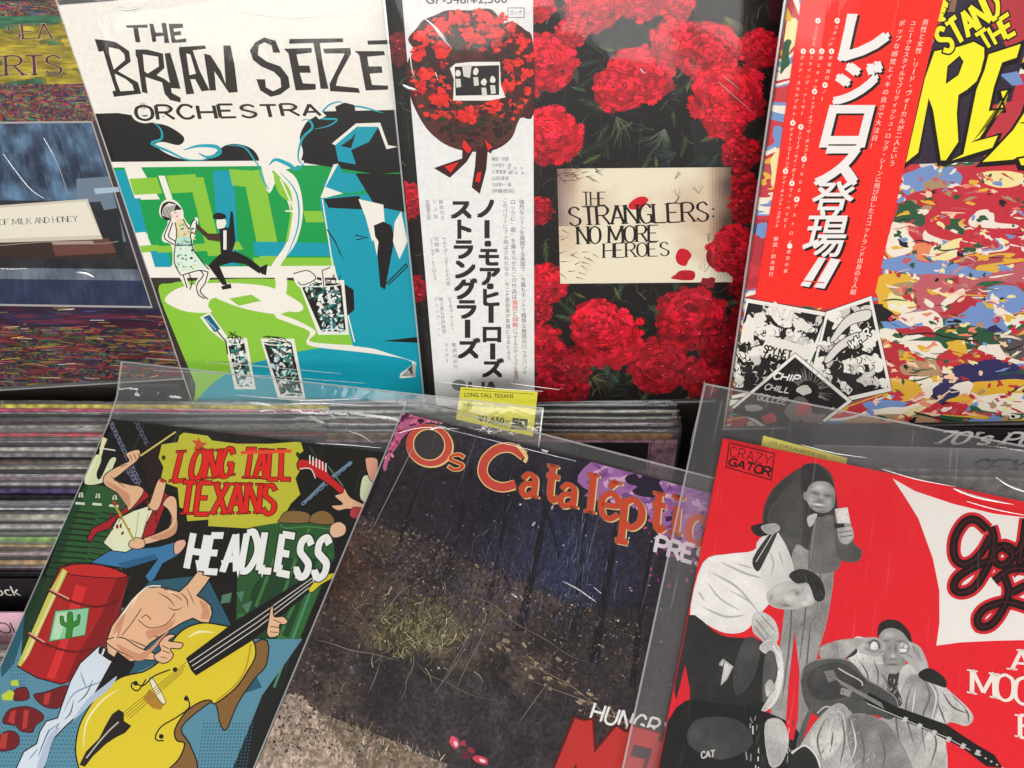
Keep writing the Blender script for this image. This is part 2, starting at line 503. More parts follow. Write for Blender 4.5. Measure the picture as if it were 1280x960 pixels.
def text_mesh(txt, bold=0.0):
    k = (txt, bold)
    if k in _TM: return _TM[k]
    cu = bpy.data.curves.new('t', 'FONT'); cu.body = txt; cu.size = 1; cu.offset = bold; cu.resolution_u = 3; cu.fill_mode = 'FRONT'
    o = bpy.data.objects.new('t', cu); COL.objects.link(o)
    dg = bpy.context.evaluated_depsgraph_get(); dg.update()
    me = bpy.data.meshes.new_from_object(o.evaluated_get(dg))
    V = [(v.co.x, v.co.y) for v in me.vertices]; Fc = [tuple(p.vertices) for p in me.polygons]
    bpy.data.objects.remove(o); bpy.data.curves.remove(cu); bpy.data.meshes.remove(me)
    if V:
        xs = [v[0] for v in V]; ys = [v[1] for v in V]; bb = (min(xs), min(ys), max(xs), max(ys))
    else: bb = None
    _TM[k] = (V, Fc, bb)
    return _TM[k]
GL = {
 'A': "0,0 .5,1;.5,1 1,0;.2,.34 .8,.34", 'B': "0,0 0,1;~0,1 .6,.99 .85,.77 .6,.55 0,.54;~0,.54 .7,.53 1,.27 .7,.01 0,0",
 'C': "~.95,.8 .7,.98 .3,.95 .02,.5 .3,.05 .7,.02 .97,.22", 'D': "0,0 0,1;~0,1 .55,.98 1,.5 .55,.02 0,0",
 'E': "0,0 0,1;0,1 .9,1;0,.52 .7,.52;0,0 .95,0", 'F': "0,0 0,1;0,1 .9,1;0,.5 .7,.5",
 'G': "~.93,.8 .7,.98 .3,.95 .02,.5 .3,.05 .7,.02 .95,.15;.95,.03 .95,.45;.6,.45 .97,.45", 'H': "0,0 0,1;1,0 1,1;0,.5 1,.5", 'I': ".5,0 .5,1",
 'J': "~.7,1 .7,.25 .4,0 .05,.2", 'K': "0,0 0,1;.95,1 0,.42;.3,.6 1,0", 'L': "0,0 0,1;0,0 .9,0",
 'M': "0,0 .05,1;.05,1 .5,.15;.5,.15 .95,1;.95,1 1,0", 'N': "0,0 0,1;0,1 1,0;1,0 1,1", 'O': "~.5,1 .12,.85 0,.5 .12,.15 .5,0 .88,.15 1,.5 .88,.85 .5,1",
 'P': "0,0 0,1;~0,1 .65,.99 .95,.74 .65,.48 0,.47", 'R': "0,0 0,1;~0,1 .65,.99 .9,.76 .65,.52 0,.5;.45,.5 1,0",
 'S': "~.9,.82 .6,.99 .2,.9 .15,.65 .5,.5 .88,.33 .8,.08 .4,0 .05,.18", 'T': ".5,0 .5,1;0,1 1,1", 'U': "~0,1 0,.3 .25,.02 .75,.02 1,.3 1,1",
 'V': "0,1 .5,0;.5,0 1,1", 'W': "0,1 .25,0;.25,0 .5,.8;.5,.8 .75,0;.75,0 1,1", 'X': "0,0 1,1;0,1 1,0", 'Y': "0,1 .5,.5;1,1 .5,.5;.5,.5 .5,0", 'Z': "0,1 1,1;1,1 0,0;0,0 1,0",
 'a': "~.1,.5 .35,.66 .7,.6 .78,.4 .78,0;~.78,.38 .3,.36 .08,.18 .3,0 .78,.16", 't': "~.35,.95 .35,.2 .55,.0 .85,.1;.05,.64 .8,.64",
 'l': ".5,0 .5,1.05;.2,1 .5,1", 'e': "~.1,.34 .9,.38 .8,.6 .5,.68 .15,.55 .08,.3 .25,.04 .6,0 .92,.14", 'é': "~.1,.34 .9,.38 .8,.6 .5,.68 .15,.55 .08,.3 .25,.04 .6,0 .92,.14;.4,.84 .7,1.02",
 'p': ".2,-.4 .2,.66;~.2,.56 .55,.68 .9,.5 .9,.18 .55,-.02 .2,.1;0,-.4 .45,-.4", 'i': ".5,0 .5,.66;.3,.64 .5,.64;.5,.84 .5,.95", 'c': "~.88,.52 .55,.68 .2,.55 .08,.3 .25,.04 .6,0 .9,.14",
 'o': "~.5,.68 .15,.55 .08,.33 .2,.06 .5,0 .8,.06 .92,.33 .85,.55 .5,.68", 's': "~.85,.54 .5,.68 .18,.55 .3,.38 .7,.28 .85,.12 .5,-.02 .1,.1", 'h': ".1,0 .1,1.05;~.1,.45 .5,.68 .85,.5 .85,0", 'n': ".1,0 .1,.66;~.1,.45 .5,.68 .85,.5 .85,0",
 "'": ".6,1 .35,.72", '7': "0,1 1,1;1,1 .3,0", '0': "~.5,1 .12,.85 0,.5 .12,.15 .5,0 .88,.15 1,.5 .88,.85 .5,1", '!': ".5,.3 .5,1;.5,0 .5,.1",
 'k': ".1,0 .1,1;.8,.62 .1,.25;.35,.38 .9,0"}
def noise2(seed):
    rs = np.random.RandomState(seed); G = rs.rand(64, 64)
    def f(x, y):
        x %= 63; y %= 63; i, j = int(x), int(y); a, b = x - i, y - j
        a = a * a * (3 - 2 * a); b = b * b * (3 - 2 * b)
        i2, j2 = (i + 1) % 64, (j + 1) % 64
        return (G[j, i] * (1 - a) + G[j, i2] * a) * (1 - b) + (G[j2, i] * (1 - a) + G[j2, i2] * a) * b
    def fbm(x, y, o=3):
        t = 0; am = .5; s = 0
        for k in range(o): t += f(x * 2 ** k + k * 7.3, y * 2 ** k + k * 3.1) * am; s += am; am *= .5
        return t / s
    return fbm
# ------------------------------------------------------------------ planes of the records
def nrm(tilt, yaw):
    t, y = R(tilt), R(yaw)
    return np.array([math.sin(y), math.sin(t) * math.cos(y), math.cos(t) * math.cos(y)])
def zat(tl, z280, vx, dist):
    v = np.array([vx, dist, 960.]); v /= np.linalg.norm(v); n = np.cross([1., 0, 0], v); n /= np.linalg.norm(n)
    return (n @ ray(640, 280)) * z280 / (n @ ray(*tl))
UPD = 1600
S_LEFT = Sheet((-250, -40), zat((-250, -40), .583, 134, UPD), v=(134, UPD, 960))
S_SET = Sheet((75, 6), zat((75, 6), .575, 134, UPD), v=(134, UPD, 960))
S_STR = Sheet((480, -25), zat((480, -25), .565, 48, UPD), v=(48, UPD, 960))
S_REZ = Sheet((990, -42), zat((990, -42), .517, 43, UPD), v=(43, UPD, 960))
S_TEX = Sheet((141, 525), .625, nrm(28, 5), R(6.8))
S_CAT = Sheet((505, 517), .590, nrm(27, 6), R(15))
S_JON = Sheet((903, 549), .543, nrm(27, 8), R(12.8))
TH = .0032
M_FOLD_GLINT = film_mat('fold_glint_film', haze=.45, gloss=.9, strength=.3, rough=.16, hcol=.95)  # milky white that puts the glints of film folds into the colour
def wave(x, y, k, amp):
    return amp * (math.sin(x * 31 + k) * math.sin(y * 23 + k * 2) + .6 * math.sin(x * 71 + y * 47 + k * 3))
def film_bag(sh, mat, l=.002, r=.006, t=.03, b=.004, k=0., lift=.0022, curl=0., nx=26, ny=30, amp=.0005, edge=.0012):
    """clear outer bag: front film, back film, welded edge"""
    w, h = sh.w / 2, sh.h
    x0, x1, y0, y1 = -w - l, w + r, -b, h + t
    V = []; Fc = []
    def zf(x, y, front):
        over = max(0, y - h); c = curl * (over / max(t, 1e-6)) ** 1.6 * t
        ex = min(1, max(0, min(x - x0, x1 - x, y - y0, y1 - y)) / .006)
        if front: return c + TH * .5 + ((TH * .5 + lift) + wave(x, y, k, amp)) * ex
        return c + TH * .5 - (TH * .5 + .0008) * ex + .0001
    for fr in (1, 0):
        base = len(V)
        for j in range(ny + 1):
            for i in range(nx + 1):
                x = x0 + (x1 - x0) * i / nx; y = y0 + (y1 - y0) * j / ny
                V.append((x, y, zf(x, y, fr)))
        for j in range(ny):
            for i in range(nx):
                a = base + j * (nx + 1) + i
                Fc.append((a, a + 1, a + nx + 2, a + nx + 1) if fr else (a, a + nx + 1, a + nx + 2, a + 1))
    o = mesh_obj('plastic_sleeve', V, Fc, mat, sh.root, smooth=True)
    o.data.materials.append(M_FILM_BACK)
    for p_ in o.data.polygons[nx * ny:]: p_.material_index = 1
    # weld seams: thin raised beads along the four edges
    V = []; Fc = []
    e = edge
    corners = [(x0, y0), (x1, y0), (x1, y1), (x0, y1)]
    for q in range(4):
        (ax, ay), (bx, by) = corners[q], corners[(q + 1) % 4]
        N = 14; L = math.hypot(bx - ax, by - ay); nx_, ny_ = -(by - ay) / L, (bx - ax) / L
        base = len(V)
        for i in range(N + 1):
            x = ax + (bx - ax) * i / N; y = ay + (by - ay) * i / N
            z = zf(x, y, 1) + .0004
            V += [(x, y, z - .0007), (x, y, z + .0002), (x + nx_ * e, y + ny_ * e, z + .0002), (x + nx_ * e, y + ny_ * e, z - .0007)]
        for i in range(N):
            for c in range(4):
                a = base + i * 4 + c; b2 = base + i * 4 + (c + 1) % 4
                Fc.append((a, b2, b2 + 4, a + 4))
    mesh_obj('sleeve_seam', V, Fc, M_FILM_EDGE, o)
    return o
def glint_folds(sh, lines, z=None, parent=None):
    """low fold ridges in the film, their whitish haze painting in glints and highlight streaks"""
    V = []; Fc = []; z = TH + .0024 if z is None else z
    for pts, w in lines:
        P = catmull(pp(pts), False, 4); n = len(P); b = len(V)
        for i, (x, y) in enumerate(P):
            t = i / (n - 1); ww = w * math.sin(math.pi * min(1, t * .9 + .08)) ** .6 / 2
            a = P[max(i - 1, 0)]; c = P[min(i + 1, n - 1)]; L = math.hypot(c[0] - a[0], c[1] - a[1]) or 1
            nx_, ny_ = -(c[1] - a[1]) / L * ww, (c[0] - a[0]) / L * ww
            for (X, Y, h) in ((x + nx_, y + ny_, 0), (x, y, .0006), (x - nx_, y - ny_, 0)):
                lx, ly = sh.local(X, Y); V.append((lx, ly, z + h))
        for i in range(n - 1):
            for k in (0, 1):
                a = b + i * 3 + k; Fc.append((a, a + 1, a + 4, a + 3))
    o = mesh_obj('film_fold_glint', V, Fc, M_FOLD_GLINT, parent or sh.root, smooth=True); o['kind'] = 'stuff'
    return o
def jacket(sh, colour, name='jacket'):
    v, f = box(-sh.w / 2, sh.w / 2, 0, sh.h, 0, TH, .0005)
    return mesh_obj(name, v, f, paper_mat('board_' + name, colour, .42, .05, 300, .01), sh.root)

# ------------------------------------------------------------------ shop furniture (the setting)
M_WOOD = plain_mat('black_laminate', '#2a2523', .5)
def wbox(name, x0, x1, y0, y1, z0, z1, mat=M_WOOD, kind='structure', parent=None):
    v, f = box(x0, x1, y0, y1, z0, z1, .002)
    o = mesh_obj(name, v, f, mat, parent)
    if kind: o['kind'] = kind
    return o
def wpt(px, py, z): return CAM_POS + c2w(ray(px, py) * z)
# ================================================================== upper row
UP_GROUP = None
def marble_mat(name, stops, scale=16, sx=.55, dist=1.2, detail=2.5, seed=0.0, rot=0.0):
    """flat printed patches of colour, as a screen print of torn paint"""
    m, nt, out = newmat(name)
    b = node(nt, 'ShaderNodeBsdfPrincipled'); b.inputs['Roughness'].default_value = .42; b.inputs['Specular IOR Level'].default_value = .35
    tc = node(nt, 'ShaderNodeTexCoord'); mp = node(nt, 'ShaderNodeMapping')
    mp.inputs['Scale'].default_value = (sx, 1, 0); mp.inputs['Location'].default_value = (seed, seed * .7, 0); mp.inputs['Rotation'].default_value = (0, 0, rot)
    nt.links.new(tc.outputs['Object'], mp.inputs[0])
    n = node(nt, 'ShaderNodeTexNoise'); n.inputs['Scale'].default_value = scale; n.inputs['Detail'].default_value = detail
    n.inputs['Distortion'].default_value = dist; n.inputs['Roughness'].default_value = .5
    nt.links.new(mp.outputs[0], n.inputs['Vector'])
    mr = node(nt, 'ShaderNodeMapRange'); mr.inputs['From Min'].default_value = .26; mr.inputs['From Max'].default_value = .74
    nt.links.new(n.outputs['Fac'], mr.inputs['Value'])
    cr = node(nt, 'ShaderNodeValToRGB'); cr.color_ramp.interpolation = 'CONSTANT'
    e = cr.color_ramp.elements
    for i, (p, c) in enumerate(stops):
        el = e[i] if i < 2 else e.new(p)
        el.position = p; el.color = (*lin(c), 1)
    nt.links.new(mr.outputs[0], cr.inputs[0]); nt.links.new(cr.outputs[0], b.inputs['Base Color'])
    nt.links.new(b.outputs[0], out.inputs[0])
    return m
def streak_mat(name, stops, sx, sy, scale, detail=6, dist=.4):
    m = marble_mat(name, stops, scale, sx, dist, detail)
    nt = m.node_tree
    for n in nt.nodes:
        if n.type == 'MAPPING': n.inputs['Scale'].default_value = (sx, sy, 0)
        if n.type == 'VALTORGB': n.color_ramp.interpolation = 'LINEAR'
        if n.type == 'TEX_NOISE': n.inputs['Roughness'].default_value = .72
    return m

# ---------------- left: colourful sleeve with an inset blue photograph
S_LEFT.empty('record_sleeve', 'colourful streaked record sleeve with an inset dark blue photo, leftmost in the upper row', 'record')
jk = jacket(S_LEFT, '#3a3538')
A = Art(S_LEFT, TH)
fb = noise2(3); fb2 = noise2(9); fb3 = noise2(21)
PAL = ['#7a1f3a', '#2f4f35', '#8b7d34', '#2b3350', '#b0303a', '#3f7c54', '#4c2a4c', '#a58a3c', '#305f78', '#2a2328', '#c0503a', '#57336a']
def left_fn(top):
    def fn(u, v):
        x, y = u * 2.6, v * (13 if not top else 9)
        a = fb(x, y * 1.3, 2); b_ = fb2(x * 1.6 + 3, y * 1.6, 2); c_ = fb3(u * 9, v * 60, 2)
        if top:
            k = v
            band = 'gold' if .12 < v < .68 else 'mix'
            if band == 'gold':
                base = mixc('#8a7a22', '#c4b23c', b_ * 1.5 - .3) if a > .44 else mixc('#4e5a2c', '#8a7a30', b_)
                if a < .36: base = mixc('#2f5a3c', '#3e7c5c', b_)
            else:
                base = mixc(PAL[int(a * 3.0 * len(PAL)) % len(PAL)], PAL[int(b_ * 3.0 * len(PAL)) % len(PAL)], .5)
        else:
            if v < .2: base = mixc('#351a3e', '#3c4f8c', b_ * 1.7 - .5) if a < .55 else '#5a1c3c'
            else: base = PAL[int(a * 4.0 * len(PAL)) % len(PAL)]
            base = mixc(base, '#c42a3a', .6 if b_ > .6 else 0)
            base = mixc(base, '#d8b83a', .7 if c_ > .72 and a > .5 else 0)
            base = mixc(base, '#241c22', .45)
        k = (.72 + .56 * c_)
        return tuple(min(1, q * k) for q in rgb(base))
    return fn
A.grid_fill('-30,2 78,0 126,152 -10,152', left_fn(True), 90, 100)
A.grid_fill('-12,380 200,382 254,512 0,512', left_fn(False), 120, 90)
for k in range(26):
    y = 20 + k * 5; A.s(jit('#3a3520', .3), [(-5, y + random.uniform(-1, 1)), (random.uniform(40, 110), y + random.uniform(-2, 2))], .6, taper=2)
for k in range(150):
    y = random.uniform(385, 498); x = random.uniform(-10, 225)
    A.s(jit(random.choice(['#c23042', '#d8c04a', '#3f9a6a', '#4a7fc0', '#e86a4a', '#efe6d0', '#7a3a9a', '#1c1820', '#1c1820']), .2), [(x, y), (x + random.uniform(8, 30), y + random.uniform(-3, 3))], random.uniform(.8, 3), taper=2)
A.build('cover_art')
A.word('D SEA', '-18,32 66,29 68,47 -16,49', '#5a2138', w=.15, contrast=.6, serif=.10, outline=('#c9b583', .03))
A.word('CERTS', '-38,70 80,68 82,92 -38,94', '#5a2138', w=.16, contrast=.6, serif=.10, outline=('#c9b583', .03))
A.build('title_lettering')
A.p('#a9a3a6', '-12,151 118,150 193,383 -12,380'); A.p('#2a2c36', '-12,153.5 116.5,152.5 190.5,380.5 -12,377.5')
fbL = noise2(14)
def photo_fn(u, v):
    n = fbL(u * 9 + 1, v * 10, 3); m = fbL(u * 50, v * 14 + 4, 2)
    if v < .42: c = mixc('#2a3448', '#5f7f9c', max(0, min(1, (n - .3) * 2.0 + (1 - v * 2) * .25)))
    elif v < .80: c = mixc('#1d1b1e', '#3a3a40', n)
    elif v < .86: c = mixc('#4a5262', '#8a909c', n)
    else: c = mixc('#232b45', '#3a4260', n)
    return tuple(q * (.85 + .3 * m) for q in c)
A.grid_fill('-12,154 116,153 189,380 -12,377', photo_fn, 70, 80)
for k in range(60):
    x = random.uniform(-10, 105); y = random.uniform(156, 215)
    A.s(jit('#7f9cb8', .2), [(x, y), (x + random.uniform(4, 14), y + random.uniform(8, 30))], .6, taper=2)
A.p('#3a2824', '0,296 130,292 150,320 60,322 -12,318'); A.p('#6a4238', '66,300 140,296 148,314 72,318', 0)
A.p('#6e7f90', '98,222 138,219 160,300 150,302 128,250 100,252'); A.p('#a9c0cf', '120,234 150,232 152,238 122,241'); A.p('#23262c', '126,262 150,258 158,310 140,300')
A.p('#cfc6b4', '-12,256 112,247 131,297 -12,302'); A.p('#e6dfce', '-10,259 110,250 128,292 -10,297')
A.s('#8d857a', '-10,306 70,300 120,303 150,300', 1.2, 1)
A.word('LAND OF MILK AND HONEY', '-26,274 99,268 100,275 -26,281', '#4a4540', w=.13, contrast=.5, serif=.12)
A.p('#a8948c', '66,300 118,299 120,303 70,304')
A.build('inset_photo')
film_bag(S_LEFT, M_FILM_UP, k=1.0, t=.012)
glint_folds(S_LEFT, [('100,337 112,339 122,343', 3.5), ('0,332 20,333 40,332', 2), ('60,170 76,200 90,240', .9), ('10,190 40,230 60,245', .8), ('90,4 110,8 130,5', 2)])

# ---------------- cream, green and teal illustrated sleeve
S_SET.empty('record_sleeve', 'cream record sleeve with angular black lettering above a green and teal lounge drawing', 'record')
jacket(S_SET, '#efe9df')
A = Art(S_SET, TH)
K = '#1b1815'; CR = '#f0eadf'; LI = '#8cc43a'; GR = '#0d9c48'; TE = '#0a9bb0'; DG = '#3a332c'
A.p(K, '113,141 150,140 170,143 500,136 640,140 640,206 134,206')
A.p(GR, '134,203 660,200 690,350 182,350')
for c, q in ((TE, '140,212 158,211 170,246 152,247'), (CR, '158,208 178,207 260,345 176,345 150,250 172,250'), (LI, '164,222 198,220 205,240 170,242'), (CR, '200,218 208,218 236,300 228,300'),
             (LI, '210,218 246,216 252,238 216,240'), (GR, '246,213 272,212 286,250 258,250'), (TE, '268,212 294,211 300,330 276,330'), (LI, '288,210 318,212 310,232 292,230'),
             (TE, '150,247 178,246 186,290 163,290'), (GR, '176,248 268,246 282,330 196,330'), (CR, '163,290 184,288 192,306 170,306'), (LI, '166,306 200,304 205,312 176,314'), (TE, '190,312 212,311 216,332 196,332'),
             (LI, '196,306 300,300 306,310 200,314'), (LI, '238,220 256,220 280,318 262,318'), (LI, '305,213 330,210 356,340 330,340'), (TE, '318,300 420,302 421,318 320,318'), (LI, '318,320 424,320 425,333 320,333'),
             (GR, '372,209 402,206 410,270 385,270'), (LI, '380,262 412,262 414,276 384,276'), (CR, '176,332 430,330 432,345 184,346'), (CR, '330,338 425,330 428,346 335,346')):
    A.p(c, q)
A.p(CR, '134,201 500,198 500,204 135,208')
# stage floor
A.p(DG, '182,345 500,345 560,520 240,520')
A.p(LI, '200,360 216,352 240,349 330,346 400,354 445,372 470,420 500,470 480,520 262,520 246,478 222,420', 1)
A.p(CR, '208,372 225,358 260,352 300,352 336,356 360,366 380,380 372,388 340,382 310,372 270,370 262,380 266,388 240,388 220,382', 1)
A.p(CR, '268,366 300,358 350,364 372,378 352,390 318,386 290,378', 1); A.p(LI, '288,371 316,366 328,374 300,380')
A.p(TE, '244,506 262,482 290,462 330,448 380,436 430,430 480,434 530,446 560,520 250,520', 1)
# cream smoke ribbon with teal edge
TEs = '#1aa3b3'
A.p(CR, '190,150 212,156 232,170 226,180 206,176 196,180 214,192 236,198 262,196 284,180 306,180 322,190 330,214 338,240 352,214 372,206 380,190 376,170 384,152 396,140 340,136 240,140', 1)
for pts, w_ in (('192,150 203,160 204,172 192,178 214,188 236,198 262,198', 3.2), ('232,186 250,181 272,182 276,190 262,195 250,190', 5), ('284,180 306,182 318,196 324,206', 2.2), ('323,200 330,222 338,236', 2.2),
               ('382,206 374,196 379,172 392,158 386,148 378,150', 3), ('338,205 346,198 362,204 372,210 381,204', 5), ('395,160 412,156 422,148 402,146 410,132 424,126 432,130', 2.5), ('430,134 450,132 480,140', 2.5)):
    A.s(TEs, pts, w_, 1, taper=2)
A.p(CR, '338,206 352,208 372,222 380,260 372,300 352,330 360,345 358,370 350,388 372,398 396,412 388,424 420,428 470,432 520,450 508,462 500,470 520,468 500,466 516,450 470,440 400,432 384,426 388,412 360,400 344,390 346,350 340,332 360,300 364,262 352,232 342,222', 1)
A.s(LI, '342,212 356,228 366,256 360,300', 3, 1); A.p(LI, '344,216 362,232 366,250 350,240', 1); A.s(CR, '352,222 370,262 358,262', 2)
A.s(TEs, '352,214 372,240 374,280 360,318', 2, 1, taper=2)
# big angular black and teal shapes at the right
A.p(K, '381,202 380,182 392,168 410,162 424,158 430,146 422,140 420,132 432,127 444,130 446,142 480,144 520,146 560,160 560,210 470,216')
A.p(CR, '416,178 446,153 476,152 486,180 498,182 484,185 474,158 447,157 420,180')
A.p(TE, '420,180 447,157 474,157 462,176 440,186 446,204 424,200'); A.p(K, '427,181 440,172 446,164 440,184'); A.p(TE, '404,230 424,203 430,214 460,217 482,220 474,232 440,240 412,236')
A.p(CR, '402,245 418,204 424,203 408,232 430,240 402,247')
A.p(TE, '404,246 450,252 465,290 480,360 500,345 515,300 560,300 560,470 520,450 470,434 450,430 440,380 430,344', 0)
A.p(TE, '400,246 560,230 560,445 442,430'); A.s(CR, '404,247 417,330 432,376 444,425', 1.6)
A.p(K, '406,247 450,243 456,260 412,258'); A.p(K, '445,215 520,216 540,270 470,256')
A.p(CR, '449,247 480,254 482,280 466,300 458,270'); A.p(K, '468,280 480,275 490,280 494,296 482,360 476,356 472,310')
A.p(CR, '466,288 474,300 472,318'); A.p(CR, '494,276 502,262 510,300 500,322 492,300')
for p_ in ('410,285 420,300 431,324 424,310', '445,292 460,295 446,298', '482,354 508,328 510,331 486,354'): A.s(K, p_, 1.6)
A.p(K, '430,352 443,360 444,385 432,395 424,380'); A.p(K, '478,424 520,419 560,418 560,424 520,426')
# two small dancing figures (plain stand-ins)
A.p(CR, '201,262 205,251 214,247 224,251 231,262 232,270 240,280 246,270 250,274 246,292 243,300 246,314 256,326 265,334 264,346 254,362 262,372 246,368 246,352 252,340 236,344 240,358 236,360 226,344 218,338 217,306 206,300 205,292 212,276 204,270', 1)
A.p(K, '203,262 206,253 214,250 222,253 229,260 222,261 219,268 212,274 205,270', 1)
for k in range(9): A.s(CR, [(205 + k * 1.6, 268 + k * .5), (207 + k * 1.7, 258 - k * .3), (214 + k, 252 + k * .3)], .7, 1)
A.p('#f6d9cc', '216,263 227,262 228,267 223,272 218,270', 1); A.s('#c23a3a', '222,269 225,268', 1); A.s(K, '220,264 223,264', .8)
A.p('#e6d3a8', '222,276 230,272 238,284 240,294 226,296', 1); A.p('#b9dccf', '224,294 241,294 243,304 223,305', 0)
A.p('#d9ead8', '223,305 243,304 250,322 262,334 246,334 230,338 222,330 220,316', 0)
for k in range(60):
    x, y = random.uniform(222, 246), random.uniform(278, 334); A.blob(random.choice(['#2b6a72', TE, LI, '#e6d84a', '#7aa08a', K]), x, y, random.uniform(.8, 2), random.uniform(.6, 1.4), .4, 6)
for p_ in ('216,272 210,286 208,296 220,304', '218,276 214,288 213,294 222,300', '221,276 223,290 221,305 220,326 228,342', '231,272 238,284 242,276 246,272', '240,296 241,288 246,290 248,274', '241,296 243,308 252,322 263,335', '229,342 250,336 262,338', '231,342 236,358', '238,340 242,350 239,360', '252,336 256,342 248,354 250,366 258,371', '262,338 258,352 252,362 262,372', '222,305 243,304'):
    A.s(K, p_, 1.3, 1)
A.blob(CR, 278, 277, 6, 8, .1); A.p(K, '268,268 274,264 284,267 282,272 270,272', 1)
A.p('#4a2f20', '246,276 262,290 278,290 276,300 262,298 248,284'); A.p(K, '276,284 288,282 290,262 293,264 296,300 290,318 278,318'); A.p(CR, '281,286 285,286 285,310 281,310')
A.p(K, '276,316 296,312 312,320 330,334 326,340 308,328 292,326 276,330 286,354 280,354 262,330', 0); A.p(K, '278,356 290,352 291,358 280,360'); A.p(K, '326,332 336,328 334,342 328,340')
A.build('cover_art')
# glasses
def tumbler(x0, y0, x1, y1, wt, wb, straw=False):
    A.p(CR, [(x0 - wt - 3, y0 - 4), (x0 + wt + 3, y0 - 4), (x1 + wb + 3, y1 + 4), (x1 - wb - 3, y1 + 4)])
    A.p(K, [(x0 - wt, y0), (x0 + wt, y0), (x1 + wb, y1), (x1 - wb, y1)])
    for k in range(150):
        t = random.random(); cx = x0 + (x1 - x0) * t; cy = y0 + (y1 - y0) * t; ww = (wt + (wb - wt) * t) * .85
        A.blob(random.choice(['#f0eee6', '#cfe4e4', '#9fc4c8', '#2b8a70', '#146a60', K, '#5a6a6a', '#e8e4d8', '#dfe8e8']), cx + random.uniform(-ww, ww), cy, random.uniform(1, 3.6), random.uniform(.8, 2.6), .5, 7, random.uniform(0, 180))
    A.s(CR, [(x0 - wt, y0), (x1 - wb, y1)], 1.2); A.s(CR, [(x0 + wt, y0), (x1 + wb, y1)], 1.2)
    A.ell(None, x0, y0, wt, 4, oc=CR, ow=1.3); A.ell(None, x1, y1, wb, 3, oc='#dfe8e8', ow=1.2)
    for k in range(9): A.s(K, [(x0 + random.uniform(-wt, wt), y0 - 6 + random.uniform(-6, 4)), (x0 + random.uniform(-wt, wt), y0 - 2 + random.uniform(-6, 4))], 1)
tumbler(402, 352, 418, 412, 26, 16)
A.s(CR, '406,356 404,336 414,332', 4); A.s(K, '406,356 404,336 414,332', 1.2)
A.p(CR, '368,338 388,334 398,344 388,354 374,356', 1); A.s(K, '368,340 386,336 396,346 380,354 374,350', 1.2, 1)
tumbler(296, 424, 308, 480, 11, 10); tumbler(348, 425, 366, 492, 18, 14)
A.p(CR, '252,394 264,388 286,418 282,424 264,410'); A.p('#12607a', '256,394 264,391 277,409 270,413'); A.s('#8ac4d0', '259,396 272,410', 1.5)
A.s(K, '272,410 284,424 286,440', 1.6)
A.build('glasses_drawing')
# lettering
BK = '#2a231d'
def cut(q): A.p(BK, q)
for q in ('160,31 187,30 187,34 175,34 178,52 172,52 169,34 161,34', '189,29 194,29 197,40 206,40 204,28 210,28 214,53 208,53 207,44 197,45 198,51 193,52', '213,29 231,29 231,34 219,35 220,39 228,38 229,43 220,44 222,49 235,47 235,52 217,53',
          '121,48 139,50 148,52 164,63 166,76 150,88 166,97 175,102 179,116 145,120 143,113 147,112 138,84 132,63 126,64 124,57', '172,61 186,61 206,66 208,84 198,93 207,97 215,103 217,115 228,121 228,127 215,124 208,116 205,102 190,97 184,95 187,116 180,114 174,72 172,68',
          '208,66 215,65 222,88 228,110 216,109 212,90', '226,58 258,56 260,60 243,62 252,88 264,112 254,113 246,98 240,98 245,116 235,117 229,80 226,64', '257,66 265,68 278,88 284,104 281,56 290,56 295,80 299,114 288,115 270,88 272,112 264,112',
          '321,52 332,46 346,50 352,65 343,65 341,56 332,52 325,56 324,68 335,76 352,82 362,95 364,108 352,117 340,120 327,112 322,98 333,98 334,108 343,113 353,108 352,97 344,89 328,82 318,74 314,62',
          '356,60 391,59 391,65 372,67 375,81 388,81 390,90 376,90 380,103 396,104 396,111 371,112 362,66', '363,48 430,47 430,52 401,53 405,80 412,110 402,110 398,80 393,53 363,54', '405,60 439,59 440,66 424,95 421,106 449,109 451,115 414,113 413,104 425,80 432,66 407,66',
          '444,63 481,63 482,68 460,70 462,82 478,82 479,90 463,91 466,105 486,106 486,111 458,112 450,68', '460,50 520,48 520,54 461,55', '490,62 512,64 518,84 508,88 520,110 512,110 502,88 500,110 494,110'):
    A.p(BK, q)
for q in ('139,58 152,61 158,67 159,74 145,86 139,66', '146,91 160,98 168,105 170,112 153,113 148,100', '181,67 200,70 201,82 187,91 183,88', '235,66 240,67 247,91 239,93'): A.p(CR, q)
A.word('ORCHESTRA', '171,131 398,129 402,143 174,149', BK, w=.26, contrast=.35, gap=.26, bounce=.04, outline=(CR, .22))
A.build('title_lettering')
film_bag(S_SET, M_FILM_UP, k=2.2, t=.004, l=.001)
glint_folds(S_SET, [('150,9 165,11 180,8', 3), ('300,14 360,22 420,18', .8)])

